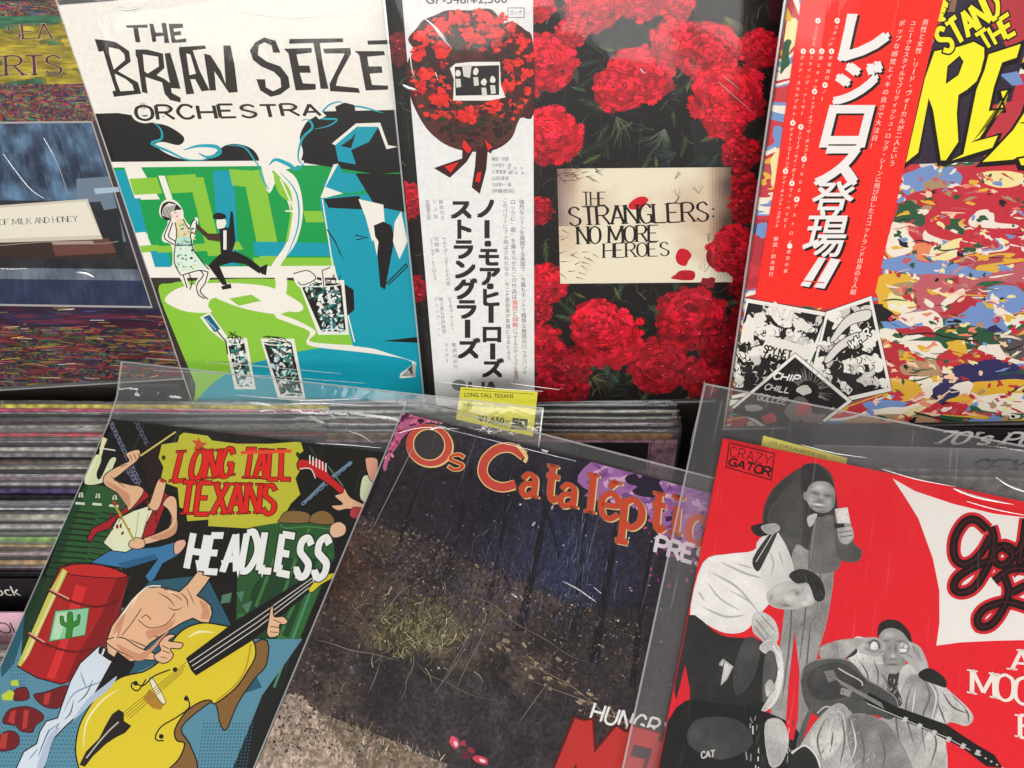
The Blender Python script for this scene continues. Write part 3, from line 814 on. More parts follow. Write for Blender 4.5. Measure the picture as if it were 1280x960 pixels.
# ---------------- dark sleeve with red carnations and a white paper strip
S_STR.empty('record_sleeve', 'dark record sleeve of red carnations round a cream card, with white Japanese paper strip', 'record')
jacket(S_STR, '#15100f')
A = Art(S_STR, TH, eps=1.5e-6)
A.p('#40161c', '940,-60 1100,-60 1100,60 1040,30 960,26', 0)
A.p('#1f2220', '860,150 960,140 950,210 870,206')
for k in range(900):
    x, y = random.uniform(480, 960), random.uniform(-30, 505); a = random.uniform(0, 6.28); L = random.uniform(8, 26)
    if 700 < x < 905 and 212 < y < 345: continue
    A.s(jit(random.choice(['#26301f', '#3a4430', '#1f2a22', '#4a4a34', '#2a2a24', '#33402e']), .35), [(x, y), (x + L * math.cos(a) * .6, y + L * math.sin(a) * .6), (x + L * math.cos(a + .3), y + L * math.sin(a + .3))], random.uniform(.6, 1.7), taper=1)
for cx, cy, a0, n, L, c in ((770, 145, 1.2, 16, 46, '#4f5a42'), (830, 160, 1.9, 18, 44, '#5c6a58'), (905, 20, 1.0, 16, 60, '#6a6a3c'), (700, 20, .6, 14, 40, '#3f4438'), (690, 340, 2.4, 16, 44, '#5b5a50'), (845, 190, 2.8, 18, 50, '#2e3a3c'),
                           (720, 400, .4, 14, 40, '#3d4432'), (860, 460, 2, 12, 36, '#3b3f35'), (915, 420, 1.4, 14, 40, '#454a3a'), (740, 470, .2, 12, 34, '#4f5030'), (550, 330, 1, 8, 30, '#4a4030')):
    for i in range(n):
        a = a0 + random.uniform(-.8, .8); l = L * random.uniform(.5, 1)
        A.s(jit(c, .3), [(cx, cy), (cx + l * .5 * math.cos(a), cy + l * .5 * math.sin(a)), (cx + l * math.cos(a + .2), cy + l * math.sin(a + .2))], 1.2, taper=1)
def fern(cx, cy, a, L, c):
    n = int(L / 3.2)
    A.s(c, [(cx, cy), (cx + L * math.cos(a), cy + L * math.sin(a))], 1.1, taper=1)
    for i in range(n):
        t = (i + 1) / (n + 1); x, y = cx + L * t * math.cos(a), cy + L * t * math.sin(a); l = L * .34 * (1 - t * .7)
        for sd in (-1, 1):
            b_ = a + sd * random.uniform(.45, .75); A.s(jit(c, .25), [(x, y), (x + l * math.cos(b_), y + l * math.sin(b_))], random.uniform(.8, 1.4), taper=1)
for k in range(210):
    x, y = random.uniform(670, 960), random.uniform(-20, 505)
    if 695 < x < 912 and 212 < y < 348: continue
    fern(x, y, random.uniform(0, 6.28), random.uniform(16, 40), random.choice(['#3a4a32', '#4c5c3c', '#2e3e32', '#5c663f', '#434a32', '#36483e', '#6c6e42', '#283a2c']))
def carnation(cx, cy, r, dark=1.0, n=70, sq=.9):
    A.blob(tuple(q * dark for q in rgb('#a00c1c')), cx, cy, r, r * sq, .13, 26)
    cen = (cx + random.uniform(-.15, .15) * r, cy + random.uniform(-.2, .1) * r)
    for ring in range(7):
        rr = r * (1.02 - ring * .145); m = max(5, int((26 - ring * 2.6) * (.5 + r / 60)))
        for i in range(m):
            a = 2 * math.pi * (i + random.random()) / m + ring; d = rr * random.uniform(.74, 1.0)
            x, y = cx + (cen[0] - cx) * ring / 7 + d * math.cos(a), cy + (cen[1] - cy) * ring / 7 + d * math.sin(a) * sq
            s_ = r * random.uniform(.09, .17); c = random.choice(['#d81024', '#e01228', '#c80e22', '#ea1a30', '#b80c1e', '#d4142a', '#e41c34', '#a20a1a', '#dc1a3a'])
            P = []
            for k in range(11):
                t = -1.7 + 3.4 * k / 10; q = s_ * (1 + (.26 if k % 2 else -.16)) if 0 < k < 10 else s_ * .7
                P.append((x + q * math.cos(a + t) * 1.15, y + q * math.sin(a + t) * sq))
            P.append((x - s_ * .9 * math.cos(a), y - s_ * .9 * math.sin(a) * sq))
            k = dark ** .7 * random.uniform(.8, 1.22) * (1.08 if y < cy else .9)
            A.p(tuple(min(1, v * k) for v in rgb(c)), P)
            if random.random() < .4: A.s(tuple(v * dark * .5 for v in rgb('#a00a1a')), [P[1], (x + s_ * .3 * math.cos(a), y), P[9]], .8)
    for k in range(int(r / 6)):
        a = random.uniform(0, 6.28); d = r * random.uniform(0, .8); A.blob('#f04a5c', cx + d * math.cos(a), cy + d * math.sin(a) * sq, 1.4, .8, .5, 5)
for f_ in ((742, 10, 34), (668, 6, 24), (800, 2, 26), (845, 4, 22), (676, 78, 42), (800, 92, 40), (846, 52, 34), (882, 62, 40), (770, 110, 30), (908, 118, 46), (905, 150, 26), (686, 168, 40), (948, 60, 26), (920, 245, 34, .72), (912, 312, 36, .8), (672, 262, 20, .7),
           (684, 352, 26), (668, 430, 34, .75), (760, 418, 42, .9), (745, 400, 30, .95), (862, 395, 42, .75), (822, 454, 38, .7), (700, 482, 34, .65), (880, 470, 30, .6), (935, 400, 28, .45), (506, 250, 26, .8), (516, 360, 20, .6), (930, 470, 24, .5), (500, 60, 22, .4), (714, 40, 20), (925, 190, 24, .8), (934, 352, 26, .6), (712, 455, 26, .6), (672, 385, 18, .8), (900, 430, 28, .55)):
    carnation(*f_)
A.build('cover_art')
def plq(u, v):
    n = fb(u * 4 + 5, v * 3, 3); c = mixc('#e9dfc6', '#b58a6c', max(0, min(1, 1.2 * abs(u - .42) + .4 * (1 - v) + (n - .5) * 1.2 - .42)))
    if u > .86: c = mixc(c, '#5b4740', min(1, (u - .86) * 6 * n * 2))
    if u < .12 and v < .5: c = mixc(c, '#4a2a3a', .5 * (1 - u / .12))
    return c
A.grid_fill('696,209 912,207 914,350 700,352', plq, 54, 36)
for k in range(70):
    x, y = random.uniform(680, 745), random.uniform(285, 345) if k % 2 else random.uniform(206, 225)
    if x > 715 and 230 < y < 310: continue
    a = random.uniform(-.5, .9)
    A.s('#241d18', [(x, y), (x + 11 * math.cos(a), y + 11 * math.sin(a))], 1.1, taper=1)
for cx, cy in ((842, 222), (846, 244), (872, 240), (884, 300), (880, 338)):
    for k in range(7):
        a = -1.5 + random.uniform(-.9, .9); A.s('#2a231c', [(cx, cy), (cx + 11 * math.cos(a), cy + 11 * math.sin(a))], 1.4, taper=2)
A.blob('#d01426', 798, 252, 12, 7, .2, 9, -20); A.blob('#c81224', 852, 319, 10, 9, .25, 8, 30); A.blob('#b81224', 853, 342, 13, 7, .3, 9); A.blob('#8d1a28', 884, 350, 10, 6, .3)
carnation(918, 312, 34, .8); carnation(936, 250, 26, .7)
A.build('cream_card')
TX = '#1d150f'
A.word('THE', '727,238 757,238 757,254 728,255', TX, w=.12, contrast=.5, serif=.06, gap=.12)
A.word('STRANGLERS', '709,257 884,250 885,274 711,280', TX, w=.165, contrast=.6, serif=.07, gap=.12)
A.s(TX, '842,252 848,244', 1.4); A.blob(TX, 890, 259, 1.4, 1.4); A.blob(TX, 890, 268, 1.4, 1.4)
A.word('NO MORE', '721,281 823,279 823,299 722,303', TX, w=.155, contrast=.6, serif=.06, gap=.14)
A.word('HEROES', '754,302 835,300 836,317 754,320', TX, w=.155, contrast=.6, serif=.06, gap=.14)
A.build('title_lettering')
# paper strip (obi)
def strip(sh, q, colour, z0, name, mat_name):
    P = [sh.local(*p) for p in pp(q)]; n = len(P)
    V = [(x, y, TH + .00012) for x, y in P] + [(x, y, z0) for x, y in P]
    Fc = [tuple(range(n))[::-1], tuple(range(n, 2 * n))] + [(i, (i + 1) % n, (i + 1) % n + n, i + n) for i in range(n)]
    return mesh_obj(name, V, Fc, paper_mat(mat_name, colour, .5, .05, 300, .01), sh.root)
ob = strip(S_STR, '502,-22 666,-24 668,500 546,504', '#e9e8e5', TH + .0012, 'paper_strip', 'white_strip_paper')
A = Art(S_STR, TH + .0012)
random.seed(11)
A.p('#46120f', '519,62 511,48 522,34 530,24 545,18 560,12 590,12 612,10 622,18 628,28 640,26 656,36 666,52 667,140 650,146 640,170 622,184 600,188 570,184 545,170 528,150 514,120 509,90 512,72', 1)
A.p('#54281f', '522,118 570,124 640,126 664,120 650,146 636,172 612,184 586,187 556,178 534,156', 1)  # smooth maroon lower part paints in a reflection covering the flowers
for k in range(520):
    a = random.uniform(0, 6.28); d = random.uniform(30, 74); x, y = 591 + d * math.cos(a), 98 + d * math.sin(a) * 1.08
    if x > 664 or x < 512 or y < 16 or (x - 565) ** 2 + (y - 60) ** 2 < 300: continue
    if fb(x / 9, y / 9, 2) > .5 and y < 146: A.blob(random.choice(['#d8281a', '#c81f16', '#e63222', '#a81a12', '#f04030']), x, y, random.uniform(1.5, 4.2), random.uniform(1.2, 3), .55, 7)
    else: A.blob(random.choice(['#2a0c0c', '#1f1812', '#46120f', '#2c2a16', '#5a1814']), x, y, random.uniform(2, 5), random.uniform(1.5, 3.5), .5, 7)
for k in range(90):
    x, y = random.uniform(515, 660), random.uniform(20, 180)
    A.blob(random.choice(['#3a0f10', '#2f2218', '#5a1c14', '#343018']), x, y, 6, 4, .4, 7) if (x - 590) ** 2 + (y - 98) ** 2 < 4400 else None
for cx, cy, r in ((546, 32, 11), (556, 28, 9), (575, 20, 10), (600, 16, 10), (612, 26, 12), (620, 40, 9), (598, 46, 9), (585, 40, 10), (530, 42, 11), (524, 66, 9), (550, 60, 11), (557, 66, 8), (532, 92, 12), (528, 106, 8), (552, 120, 12), (545, 124, 8), (640, 32, 7), (650, 44, 6), (655, 54, 8),
                  (634, 80, 8), (648, 76, 6), (662, 70, 6), (658, 92, 8), (634, 106, 9), (618, 130, 9), (584, 142, 10), (590, 148, 8), (566, 22, 8), (626, 24, 8), (660, 112, 6)):
    for k in range(20):
        a = random.uniform(0, 6.28); d = r * random.uniform(0, .95)
        A.blob(jit(random.choice(['#ee2419', '#f03020', '#e01c18', '#c8180f']), .08), cx + d * math.cos(a), cy + d * math.sin(a), r * .34, r * .27, .5, 7)
for q in ('579,170 592,186 584,200 563,220 543,208 560,202 578,196', '596,180 610,186 608,210 600,240 590,232 594,206', '606,170 618,180 614,190 604,184'): A.p('#3a1210', q)
for q in ('580,172 590,184 586,190 578,182', '556,206 574,200 564,214', '597,214 602,212 600,226 594,224', '606,172 616,182 610,186'): A.p('#e02318', q)
A.p('#efeae2', '563,84 570,78 590,76 625,76 626,104 632,120 612,124 567,124 568,98'); A.p('#1c1a18', '569,82 624,80 624,117 570,118')
for cx, cy in ((573, 90), (595, 88), (605, 101), (616, 98)):     # plain stand-in figures
    A.blob('#e8e2d8', cx, cy, 3.4, 4.4, .12, 10); A.p('#d8d2c8', [(cx - 3, cy + 7), (cx + 3, cy + 7), (cx + 4, cy + 17), (cx - 2, cy + 18)])
A.p('#d8d2c8', '578,80 590,80 588,96 580,94')
A.build('red_flower_drawing', ob)
Bk = '#2b2624'
A.text('GP-548/¥2,500', '533,-7 634,-8 634,5 533,6', '#4a3f3d', .01)
A.s('#4a4a50', '635,9 655,9 655,21 635,21', .8, closed=True); A.text('ロック', '638,12 652,12 652,18 638,18', '#5a5a60')
for ch_, x_, y_, sz in (('ノ', 608, 258, 27), ('ー', 609, 284, 27), ('・', 610, 302, 26), ('モ', 611, 318, 26), ('ア', 612, 342, 26), ('・', 613, 355, 26), ('ヒ', 613, 369, 25), ('ー', 614, 390, 25), ('ロ', 615, 414, 25), ('ー', 616, 436, 24), ('ズ', 616, 457, 25)):
    A.column(ch_, (x_, y_), (x_, y_), sz, Bk, .042, w=29)
for i_, ch_ in enumerate('ストラングラーズ'):
    A.column(ch_, (577 + i_ * 1.3, 259 + i_ * 24.8), (577 + i_ * 1.3, 259 + i_ * 24.8), 27, Bk, .042, w=30)
A.column('強烈なシーンを展開する英国で、今最もホットで精悍な魅惑のロックバンド', (652, 250), (656, 462), 6.6, '#3a3a3c', .008)
A.column('ロックに“歌”を蘇えらせたこの作品は', (641, 250), (643, 368), 6.6, '#3a3a3c', .008)
A.column('強烈', (643.6, 375), (643.7, 382), 7, '#d8402c', .02); A.column('と', (643.8, 389), (643.8, 389), 7, '#3a3a3c', .01); A.column('同時', (644, 396), (644, 403), 7, '#d8402c', .02)
A.column('にゴールドディスクを獲得！', (644, 410), (645, 474), 6.2, '#8a3a34', .008)
A.column('このパワーにブッ飛ばされたなら、今こそ君自身が英雄になるだろう', (631, 248), (636, 444), 6.2, '#3a3a3c', .008)
for x0, y0, y1, t in ((552, 250, 270, '解説付き'), (544, 250, 268, 'どぶ鼠'), (535, 250, 270, '高橋健太郎'), (556, 296, 352, 'サムシング・ベター・チェンジ他'), (546, 296, 310, '収録曲'), (540, 296, 345, 'ノー・モア・ヒーローズ'), (563, 371, 408, 'ピーチズ・アンド・'), (552, 371, 411, '輸入盤も好評発売'), (546, 371, 416, 'グリップ・・・'), (568, 428, 455, '歌詞対訳付'), (558, 428, 447, 'ライナー')):
    A.column(t, (x0, y0), (x0 + (y1 - y0) * .085, y1), 5.6, '#6d6e72', .004)
A.ell('#8c8a90', 574, 478, 9, 7); A.word('UA', '588,474 622,474 622,492 588,492', '#5b5858', w=.24)
for x_ in (636, 644, 652): A.column('定価', (x_, 208), (x_ + 1, 214), 4, '#7a6a70')
for k, t in enumerate(('解説・対訳', '今井智子・他', '大貫憲章・訳', '山田道成', '渋谷陽一・編', '伊藤政則')): A.text(t, [(615, 194 + k * 8), (636 + (k % 3) * 3, 194 + k * 8), (636 + (k % 3) * 3, 199 + k * 8), (615, 199 + k * 8)], '#4a4446')
A.build('strip_lettering', ob)
film_bag(S_STR, M_FILM_UP, k=3.1, t=.004, r=.002, l=.0015)
glint_folds(S_STR, [('532,22 546,34 560,50', 3.2), ('540,28 552,44 566,60', 2), ('514,66 516,84 520,96', 2.2), ('505,104 512,108 522,110', 4), ('545,88 549,100', 1.5), ('799,84 802,88 806,90', 2), ('895,100 915,118 940,140', 1.2), ('900,92 925,112', 1)])
# ---------------- red strip, yellow title, torn-paint colours
S_REZ.empty('record_sleeve', 'multicoloured paint-splash record sleeve with yellow comic lettering and a red Japanese strip', 'record')
random.seed(5)
MZ = marble_mat('torn_paint_print', [(0, '#2f3f78'), (.16, '#b02f38'), (.30, '#c8323c'), (.40, '#7393c4'), (.46, '#ece2cf'), (.53, '#c23440'), (.60, '#e0b03c'), (.66, '#b04a50'), (.74, '#2f6040'), (.80, '#efe6d6'), (.88, '#7a5f5a')], scale=15, sx=.5, dist=1.6, detail=3, seed=1.7)
v, f = box(-.1575, .1575, 0, .315, 0, TH, .0005)
mesh_obj('jacket', v, f, MZ, S_REZ.root)
A = Art(S_REZ, TH)
RD = '#c6323f'; RD2 = '#b8303a'; PK = '#c06068'; BL = '#7694c8'; CM = '#efe5d4'; YE = '#e3b339'; PY = '#f0e2a0'; DGn = '#30593c'; NV = '#37335e'; TN = '#b0906c'; BLK = '#241f20'
for c, q in ((RD, '1180,210 1220,205 1285,214 1285,300 1250,300 1170,262 1150,236'), (RD, '1130,238 1190,228 1290,234 1290,300 1230,290 1130,262'), (BL, '1128,216 1160,206 1172,230 1130,240'), (BL, '1168,210 1194,208 1196,226 1174,230'),
             (TN, '1154,226 1176,218 1180,240 1152,246'), (PY, '1222,214 1268,212 1275,226 1245,232 1222,222'), (DGn, '1112,256 1150,246 1165,270 1150,280 1114,276'), (RD, '1140,242 1200,236 1210,300 1160,292 1150,262'),
             (CM, '1212,264 1236,263 1242,276 1270,280 1256,284 1212,280'), (DGn, '1186,270 1202,276 1200,292 1188,286'), (CM, '1108,290 1130,284 1140,306 1112,320'), (BL, '1104,322 1150,316 1200,330 1240,340 1200,350 1150,340 1104,336'),
             (PY, '1162,314 1194,296 1198,304 1188,320 1164,324'), ('#e58a5a', '1140,306 1160,304 1158,322 1142,322'), (PK, '1150,342 1220,344 1260,330 1290,326 1290,356 1230,350 1186,372 1140,374'), (YE, '1094,344 1130,342 1136,366 1120,390 1096,382'),
             (PY, '1110,366 1140,360 1146,384 1116,388'), (TN, '1112,356 1136,350 1140,364 1116,366'), (PK, '1142,350 1180,346 1190,372 1170,390 1144,382'), (CM, '1176,372 1204,360 1196,380 1178,388'),
             (RD2, '1174,392 1200,368 1216,374 1210,388'), (BL, '1200,388 1226,372 1240,370 1240,384 1256,410 1236,414 1180,404'), (BL, '1230,360 1270,356 1280,380 1250,392 1240,380'), (CM, '1236,366 1246,372 1258,390 1272,394 1280,386 1280,396 1254,398 1238,382'),
             (BLK, '1090,378 1104,382 1118,394 1100,404 1088,400'), (BL, '1104,402 1130,396 1160,402 1140,410 1104,408'), (CM, '1120,392 1160,386 1176,398 1170,410 1148,412'), (DGn, '1166,410 1196,404 1240,412 1248,430 1210,436 1172,430'),
             (NV, '1226,412 1240,402 1252,412'), (CM, '1100,410 1124,410 1116,424 1098,420'), (RD2, '1118,408 1156,406 1166,418 1130,414'), (CM, '1122,424 1170,426 1178,440 1164,450 1132,436'), (YE, '1182,426 1204,424 1202,450 1186,440'),
             (RD2, '1098,430 1134,432 1136,470 1106,470'), (YE, '1126,436 1146,440 1140,450 1124,446'), (TN, '1132,450 1172,448 1170,466 1126,464'), ('#c8343c', '1172,440 1186,436 1198,448 1194,466 1178,468 1170,456'),
             (CM, '1220,432 1256,426 1262,444 1232,450'), (RD2, '1202,440 1238,442 1240,452 1204,450'), ('#5a5350', '1250,424 1290,414 1290,446 1256,442'), (NV, '1198,454 1254,448 1276,474 1220,474 1180,492 1162,494 1176,466'),
             (CM, '1136,470 1170,470 1160,494 1142,490'), (YE, '1104,474 1140,472 1148,492 1126,500 1104,492'), (YE, '1214,476 1290,474 1290,490 1222,492'), (CM, '1186,480 1212,474 1210,490 1184,492'), (YE, '1176,494 1214,492 1214,512 1240,526 1290,520 1290,538 1216,536 1180,514'),
             (CM, '1214,496 1256,490 1290,490 1290,512 1226,510'), (RD, '1150,506 1176,498 1212,506 1206,516 1148,512'), (DGn, '1146,514 1210,518 1232,528 1180,530 1150,524'), (BL, '1210,522 1240,520 1248,530 1222,532'), (BL, '1080,498 1140,502 1130,512 1084,508'),
             (CM, '1080,510 1130,506 1166,496 1150,508 1116,518 1084,516'), (TN, '1060,520 1140,514 1180,530 1180,545 1060,545'), (RD2, '1180,532 1290,536 1290,550 1180,548'), ('#e8d9a8', '1136,508 1164,494 1170,498 1150,508 1130,520 1118,518'),
             (NV, '1170,478 1196,486 1176,500 1160,494'), (RD, '1104,248 1120,248 1110,290 1098,300'), ('#d8d4ce', '1150,184 1164,184 1168,202 1150,206'), (RD, '1256,100 1290,96 1290,140 1240,150'), (CM, '1262,22 1290,18 1290,40 1264,36'), (RD, '1220,2 1290,0 1290,20 1226,24'),
             ('#5a4a52', '1178,-20 1200,-30 1196,20 1184,16'), (BL, '966,160 976,158 980,172 968,184'), (PY, '976,30 996,24 990,60 970,70'), (DGn, '974,54 986,50 984,80 974,90'), (PY, '966,188 974,186 972,230 962,228'), (BL, '945,278 956,276 958,292 946,294')):
    Q = catmull(pp(q), True, 3); A.p(c, [(x + random.uniform(-2.6, 2.6), y + random.uniform(-2, 2)) for x, y in Q], 1)
for k in range(70):
    x, y = random.uniform(1090, 1280), random.uniform(240, 545)
    A.s(random.choice([CM, CM, PK, BLK, RD2, '#f3c9a8', DGn]), [(x, y), (x + random.uniform(4, 14), y + random.uniform(-4, 4)), (x + random.uniform(16, 34), y + random.uniform(-7, 7))], random.uniform(.8, 2.4), 1, taper=2)
for k in range(420):
    x, y = random.uniform(1085, 1285), random.uniform(212, 545)
    if x < 1120 and y < 380: continue
    A.blob(random.choice([CM, CM, RD, RD2, YE, PY, BL, BLK, '#e88a6a', DGn, PK, TN, '#f3c9a8']), x, y, random.uniform(1.5, 8), random.uniform(1, 4), .6, 10, random.uniform(-35, 35))
for q in ('1132,416 1160,414 1186,420 1220,424', '1140,512 1180,522 1230,530'): A.s(BLK, q, 1.8, 1)
A.p('#33283a', '1120,-40 1290,-42 1290,20 1270,90 1240,200 1128,204 1160,60 1176,20 1150,10')
A.p('#b83a42', '1216,-40 1290,-42 1290,40 1256,60 1236,30'); A.p('#8a6a58', '1168,-30 1200,-40 1190,14 1174,14'); A.p('#c23a44', '1236,130 1290,120 1290,196 1226,200 1230,160')
A.p(BL, '1246,92 1268,88 1276,104 1262,106')
A.build('cover_art')
YL = '#fbf02c'; OK_ = '#17120f'
def ylet(q, ow=2.6):
    A.s(OK_, [(x - 1, y + 3) for x, y in pp(q)], ow + 3, closed=True); A.p(YL, q); A.s(OK_, q, ow, closed=True)
ylet('1164,62 1196,56 1214,50 1228,58 1228,82 1222,98 1206,112 1196,118 1194,140 1196,176 1180,200 1172,200 1162,136 1158,124 1146,190 1128,204 1142,140 1152,96')
A.p('#31283a', '1182,82 1196,70 1200,76 1194,92 1180,102'); A.s(OK_, '1182,82 1196,70 1200,76 1194,92 1180,102', 2, closed=True)
ylet('1231,66 1274,52 1268,72 1250,78 1240,108 1234,136 1252,134 1246,112 1258,110 1240,144 1222,172 1212,176 1246,166 1238,184 1184,200 1200,190 1208,150 1216,110 1226,86')
ylet('1276,78 1300,70 1300,150 1272,152 1300,156 1300,196 1222,202 1232,192 1262,160 1276,138 1290,96')
ylet('1268,196 1300,190 1300,206 1272,206')
A.word('STAND', '1163,40 1236,-14 1248,14 1178,66', YL, w=.20, outline=(OK_, .07), gap=.16, bounce=.05)
A.word('THE', '1216,44 1258,16 1266,40 1228,62', YL, w=.22, outline=(OK_, .08), gap=.18, bounce=.06)
A.word("CAN'T", '1120,20 1180,-34 1186,-4 1172,26', YL, w=.22, outline=(OK_, .07), gap=.18)
A.build('title_lettering')
ob = strip(S_REZ, '1004,-40 1185,-42 1175,0 1148,110 1120,240 1090,368 1060,385 941,374 967,225 999,0', '#f2291c', TH + .0006, 'red_paper_strip', 'red_strip_paper')
A = Art(S_REZ, TH + .0006)
random.seed(3)
# big white characters with black block shadow
big = [('レ', 1079, 46, 54, 54), ('ジ', 1068, 102, 52, 50), ('ロ', 1056, 156, 52, 48), ('ス', 1047, 205, 50, 46), ('登', 1038, 248, 50, 46), ('場', 1029, 294, 50, 48)]
for dx, dy, c in ((3.2, 2.6, OK_), (2.0, 1.6, OK_), (0, 0, '#efece8')):
    for ch, x, y, w_, h_ in big:
        b_ = .03 if ch in 'レジロス' else .012
        V, Fc, bb = text_mesh(ch, 0)
        x0, y0, x1, y1 = bb; hw, hh = w_ / 2, h_ / 2
        if ch in '登場': pass
        q = [(x - hw + 6 + dx, y - hh + dy), (x + hw + 6 + dx, y - hh + dy), (x + hw - 6 + dx, y + hh + dy), (x - hw - 6 + dx, y + hh + dy)]
        e_ = .035 if ch in 'レジロス' else .012
        for ox, oy in ((-e_, -e_), (e_, -e_), (e_, e_), (-e_, e_), (0, 0)):
            A.mesh(V, Fc, lambda X, Y: bil(q, (X + ox - x0) / (x1 - x0), 1 - (Y + oy - y0) / (y1 - y0)), c)
for q in ('1021,319 1030,320 1009,356 998,354', '1036,320 1048,322 1028,358 1015,356'):
    Q = pp(q); A.p(OK_, [(x + 2.5, y + 2.5) for x, y in Q]); A.p('#efece8', Q)
A.p('#f2291c', '998,347 1028,350 1028,351.4 998,348.4')
W = '#f3d6c8'
def jcol(t, x0, y0, x1, y1, sz=6.4, c=W): A.column(t, (x0, y0), (x1, y1), sz, c, .012)
jcol('男性と女性、リード・ヴォーカルが二人という', 1153, 27, 1112, 202, 8.2)
jcol('ユニークなスタイルでブリティッシュ・ロック・シーンに飛び出したスコットランド出身の５人組', 1138, 28, 1064, 362, 7.6)
jcol('ポップな感覚とイキの良さで大注目！', 1124, 28, 1088, 180, 8.0)
cols = [('スタンド', 1043, 26, 1036, 54), ('レジロス', 1019, 26, 1014, 54), ('宇宙旅行', 1036, 64, 1031, 96), ('ノー', 1028, 106, 1025, 122), ('頭にキック', 1024, 64, 1016, 108), ('トップ・オブ・ザ・ポップス', 1015, 114, 1004, 192), ('２０００年', 1002, 198, 995, 246),
        ('フライング・ソーサー', 1012, 64, 1000, 140), ('フリーズ・マイ・ボーイ', 998, 158, 988, 222), ('マイ・ベイビー', 987, 228, 979, 280), ('グッド・スカルプチャー', 1001, 64, 989, 148), ('ゲット・ゴーイング', 988, 153, 981, 208), ('アイ・キャント・スタンド', 979, 213, 969, 280), ('デストロイ', 993, 248, 985, 300)]
for t, x0, y0, x1, y1 in cols:
    A.ell('#fdf3e8', x0 + .6, y0 - 1, 3.3, 3.6, n=10); A.ell('#f2291c', x0 + .6, y0 - 1, .9, 1.8, n=6)
    jcol(t, x0 - .6, y0 + 7, x1, y1, 5.2)
jcol('解説：鈴木慎行', 968, 296, 962, 340, 6); A.ell('#fdf3e8', 985, 305, 3.2, 3.6, n=10); jcol('夜空の星', 984, 312, 980, 336, 5.2)
A.build('strip_lettering', ob)
# three black and white comic panels
def panel(q, n, seed, dark=.6):
    Q = pp(q); A.p(OK_, [(x, y) for x, y in Q]); cx = sum(x for x, y in Q) / len(Q); cy = sum(y for x, y in Q) / len(Q)
    f1 = [(x + (cx - x) * .015, y + (cy - y) * .015) for x, y in Q]; A.p('#efeae2', f1)
    f2 = [(x + (cx - x) * .10, y + (cy - y) * .10) for x, y in Q]; A.p('#25211f', f2); f3 = [(x + (cx - x) * .14, y + (cy - y) * .14) for x, y in Q]
    random.seed(seed)
    for k in range(int(n * .22)):
        x, y = bil(f3, random.random(), random.random()); A.blob(random.choice(['#ece7de', '#ece7de', '#cfcac2']), x, y, random.uniform(4, 11), random.uniform(3, 8), .35, 9, random.uniform(-60, 60))
    for k in range(int(n * 1.1)):
        a, b_ = random.uniform(.03, .97), random.uniform(.03, .97); x, y = bil(f3, a, b_); d = random.uniform(0, 3.14); L = random.uniform(3, 9)
        c = '#1b1816' if random.random() < .62 else '#ece7de'
        P_ = [(x, y), (x + L * .5 * math.cos(d), y + L * .5 * math.sin(d)), (x + L * math.cos(d + .7), y + L * math.sin(d + .7))]
        A.s(c, P_, random.uniform(.5, 1.5), 1, taper=2)
    return f2
panel('930,369 1037,388 1000,478 895,500', 240, 1, .55)
panel('1030,386 1087,366 1113,486 1000,512', 220, 2, .7)
for q, c in (('1036,420 1056,392 1084,384 1084,396 1060,404 1040,424', '#ddd8d0'), ('1028,446 1046,424 1070,412 1074,420 1050,434 1034,450', '#ddd8d0')): A.p(c, q, 1); A.s(OK_, q, 1, 1, closed=True)
A.word('WHIR', '1058,424 1082,406 1086,416 1062,434', '#f3efe8', w=.2, outline=(OK_, .12))
A.p('#e8e2d8', '958,416 1014,432 1008,446 978,446 946,440'); A.word('SPY NET', '954,428 988,436 986,445 952,437', OK_, w=.2); A.word('UNCOV', '956,438 980,444 978,452 952,446', OK_, w=.2)
A.word('SINJE', '952,377 1000,388 996,402 950,388', '#dcd8d0', w=.2)
A.blob('#e4e0d6', 947, 396, 8, 9, .2); A.blob('#e4e0d6', 1002, 404, 12, 7, .3, 9, 30); A.blob('#e8e2d6', 935, 410, 9, 16, .3)
f2 = panel('992,437 1064,498 988,556 912,506', 60, 3, .25)
A.p('#211d1c', '990,446 1052,496 1000,534 910,512')
for k in range(40):
    a = random.uniform(-2.6, .6); A.s('#8d8a86', [(1008 + 14 * math.cos(a), 486 + 14 * math.sin(a)), (1008 + 34 * math.cos(a) * random.uniform(.7, 1.1), 486 + 34 * math.sin(a) * random.uniform(.7, 1.1))], .8, taper=1)
A.word('CHIP', '966,462 998,466 996,474 964,470', '#f3efe8', w=.24, slant=.2, gap=.2); A.word('CHILL', '955,476 986,481 984,488 953,483', '#d9d5cc', w=.22, slant=.2, gap=.2); A.word('GOLLEE', '946,488 982,494 980,502 944,496', '#a8a49c', w=.2, slant=.2, gap=.2)
A.blob('#d8d4ca', 1003, 484, 9, 6, .2); A.blob('#6b6663', 996, 508, 16, 14, .2); A.blob('#a84a50', 1002, 508, 9, 8, .3); A.blob('#9a9690', 940, 506, 12, 4, .2); A.blob('#c2343c', 958, 520, 9, 7, .3); A.blob('#7c6a66', 1015, 520, 14, 8, .3)
A.build('comic_panels', ob)
film_bag(S_REZ, M_FILM_UP, k=4.4, t=.004, l=.0025)
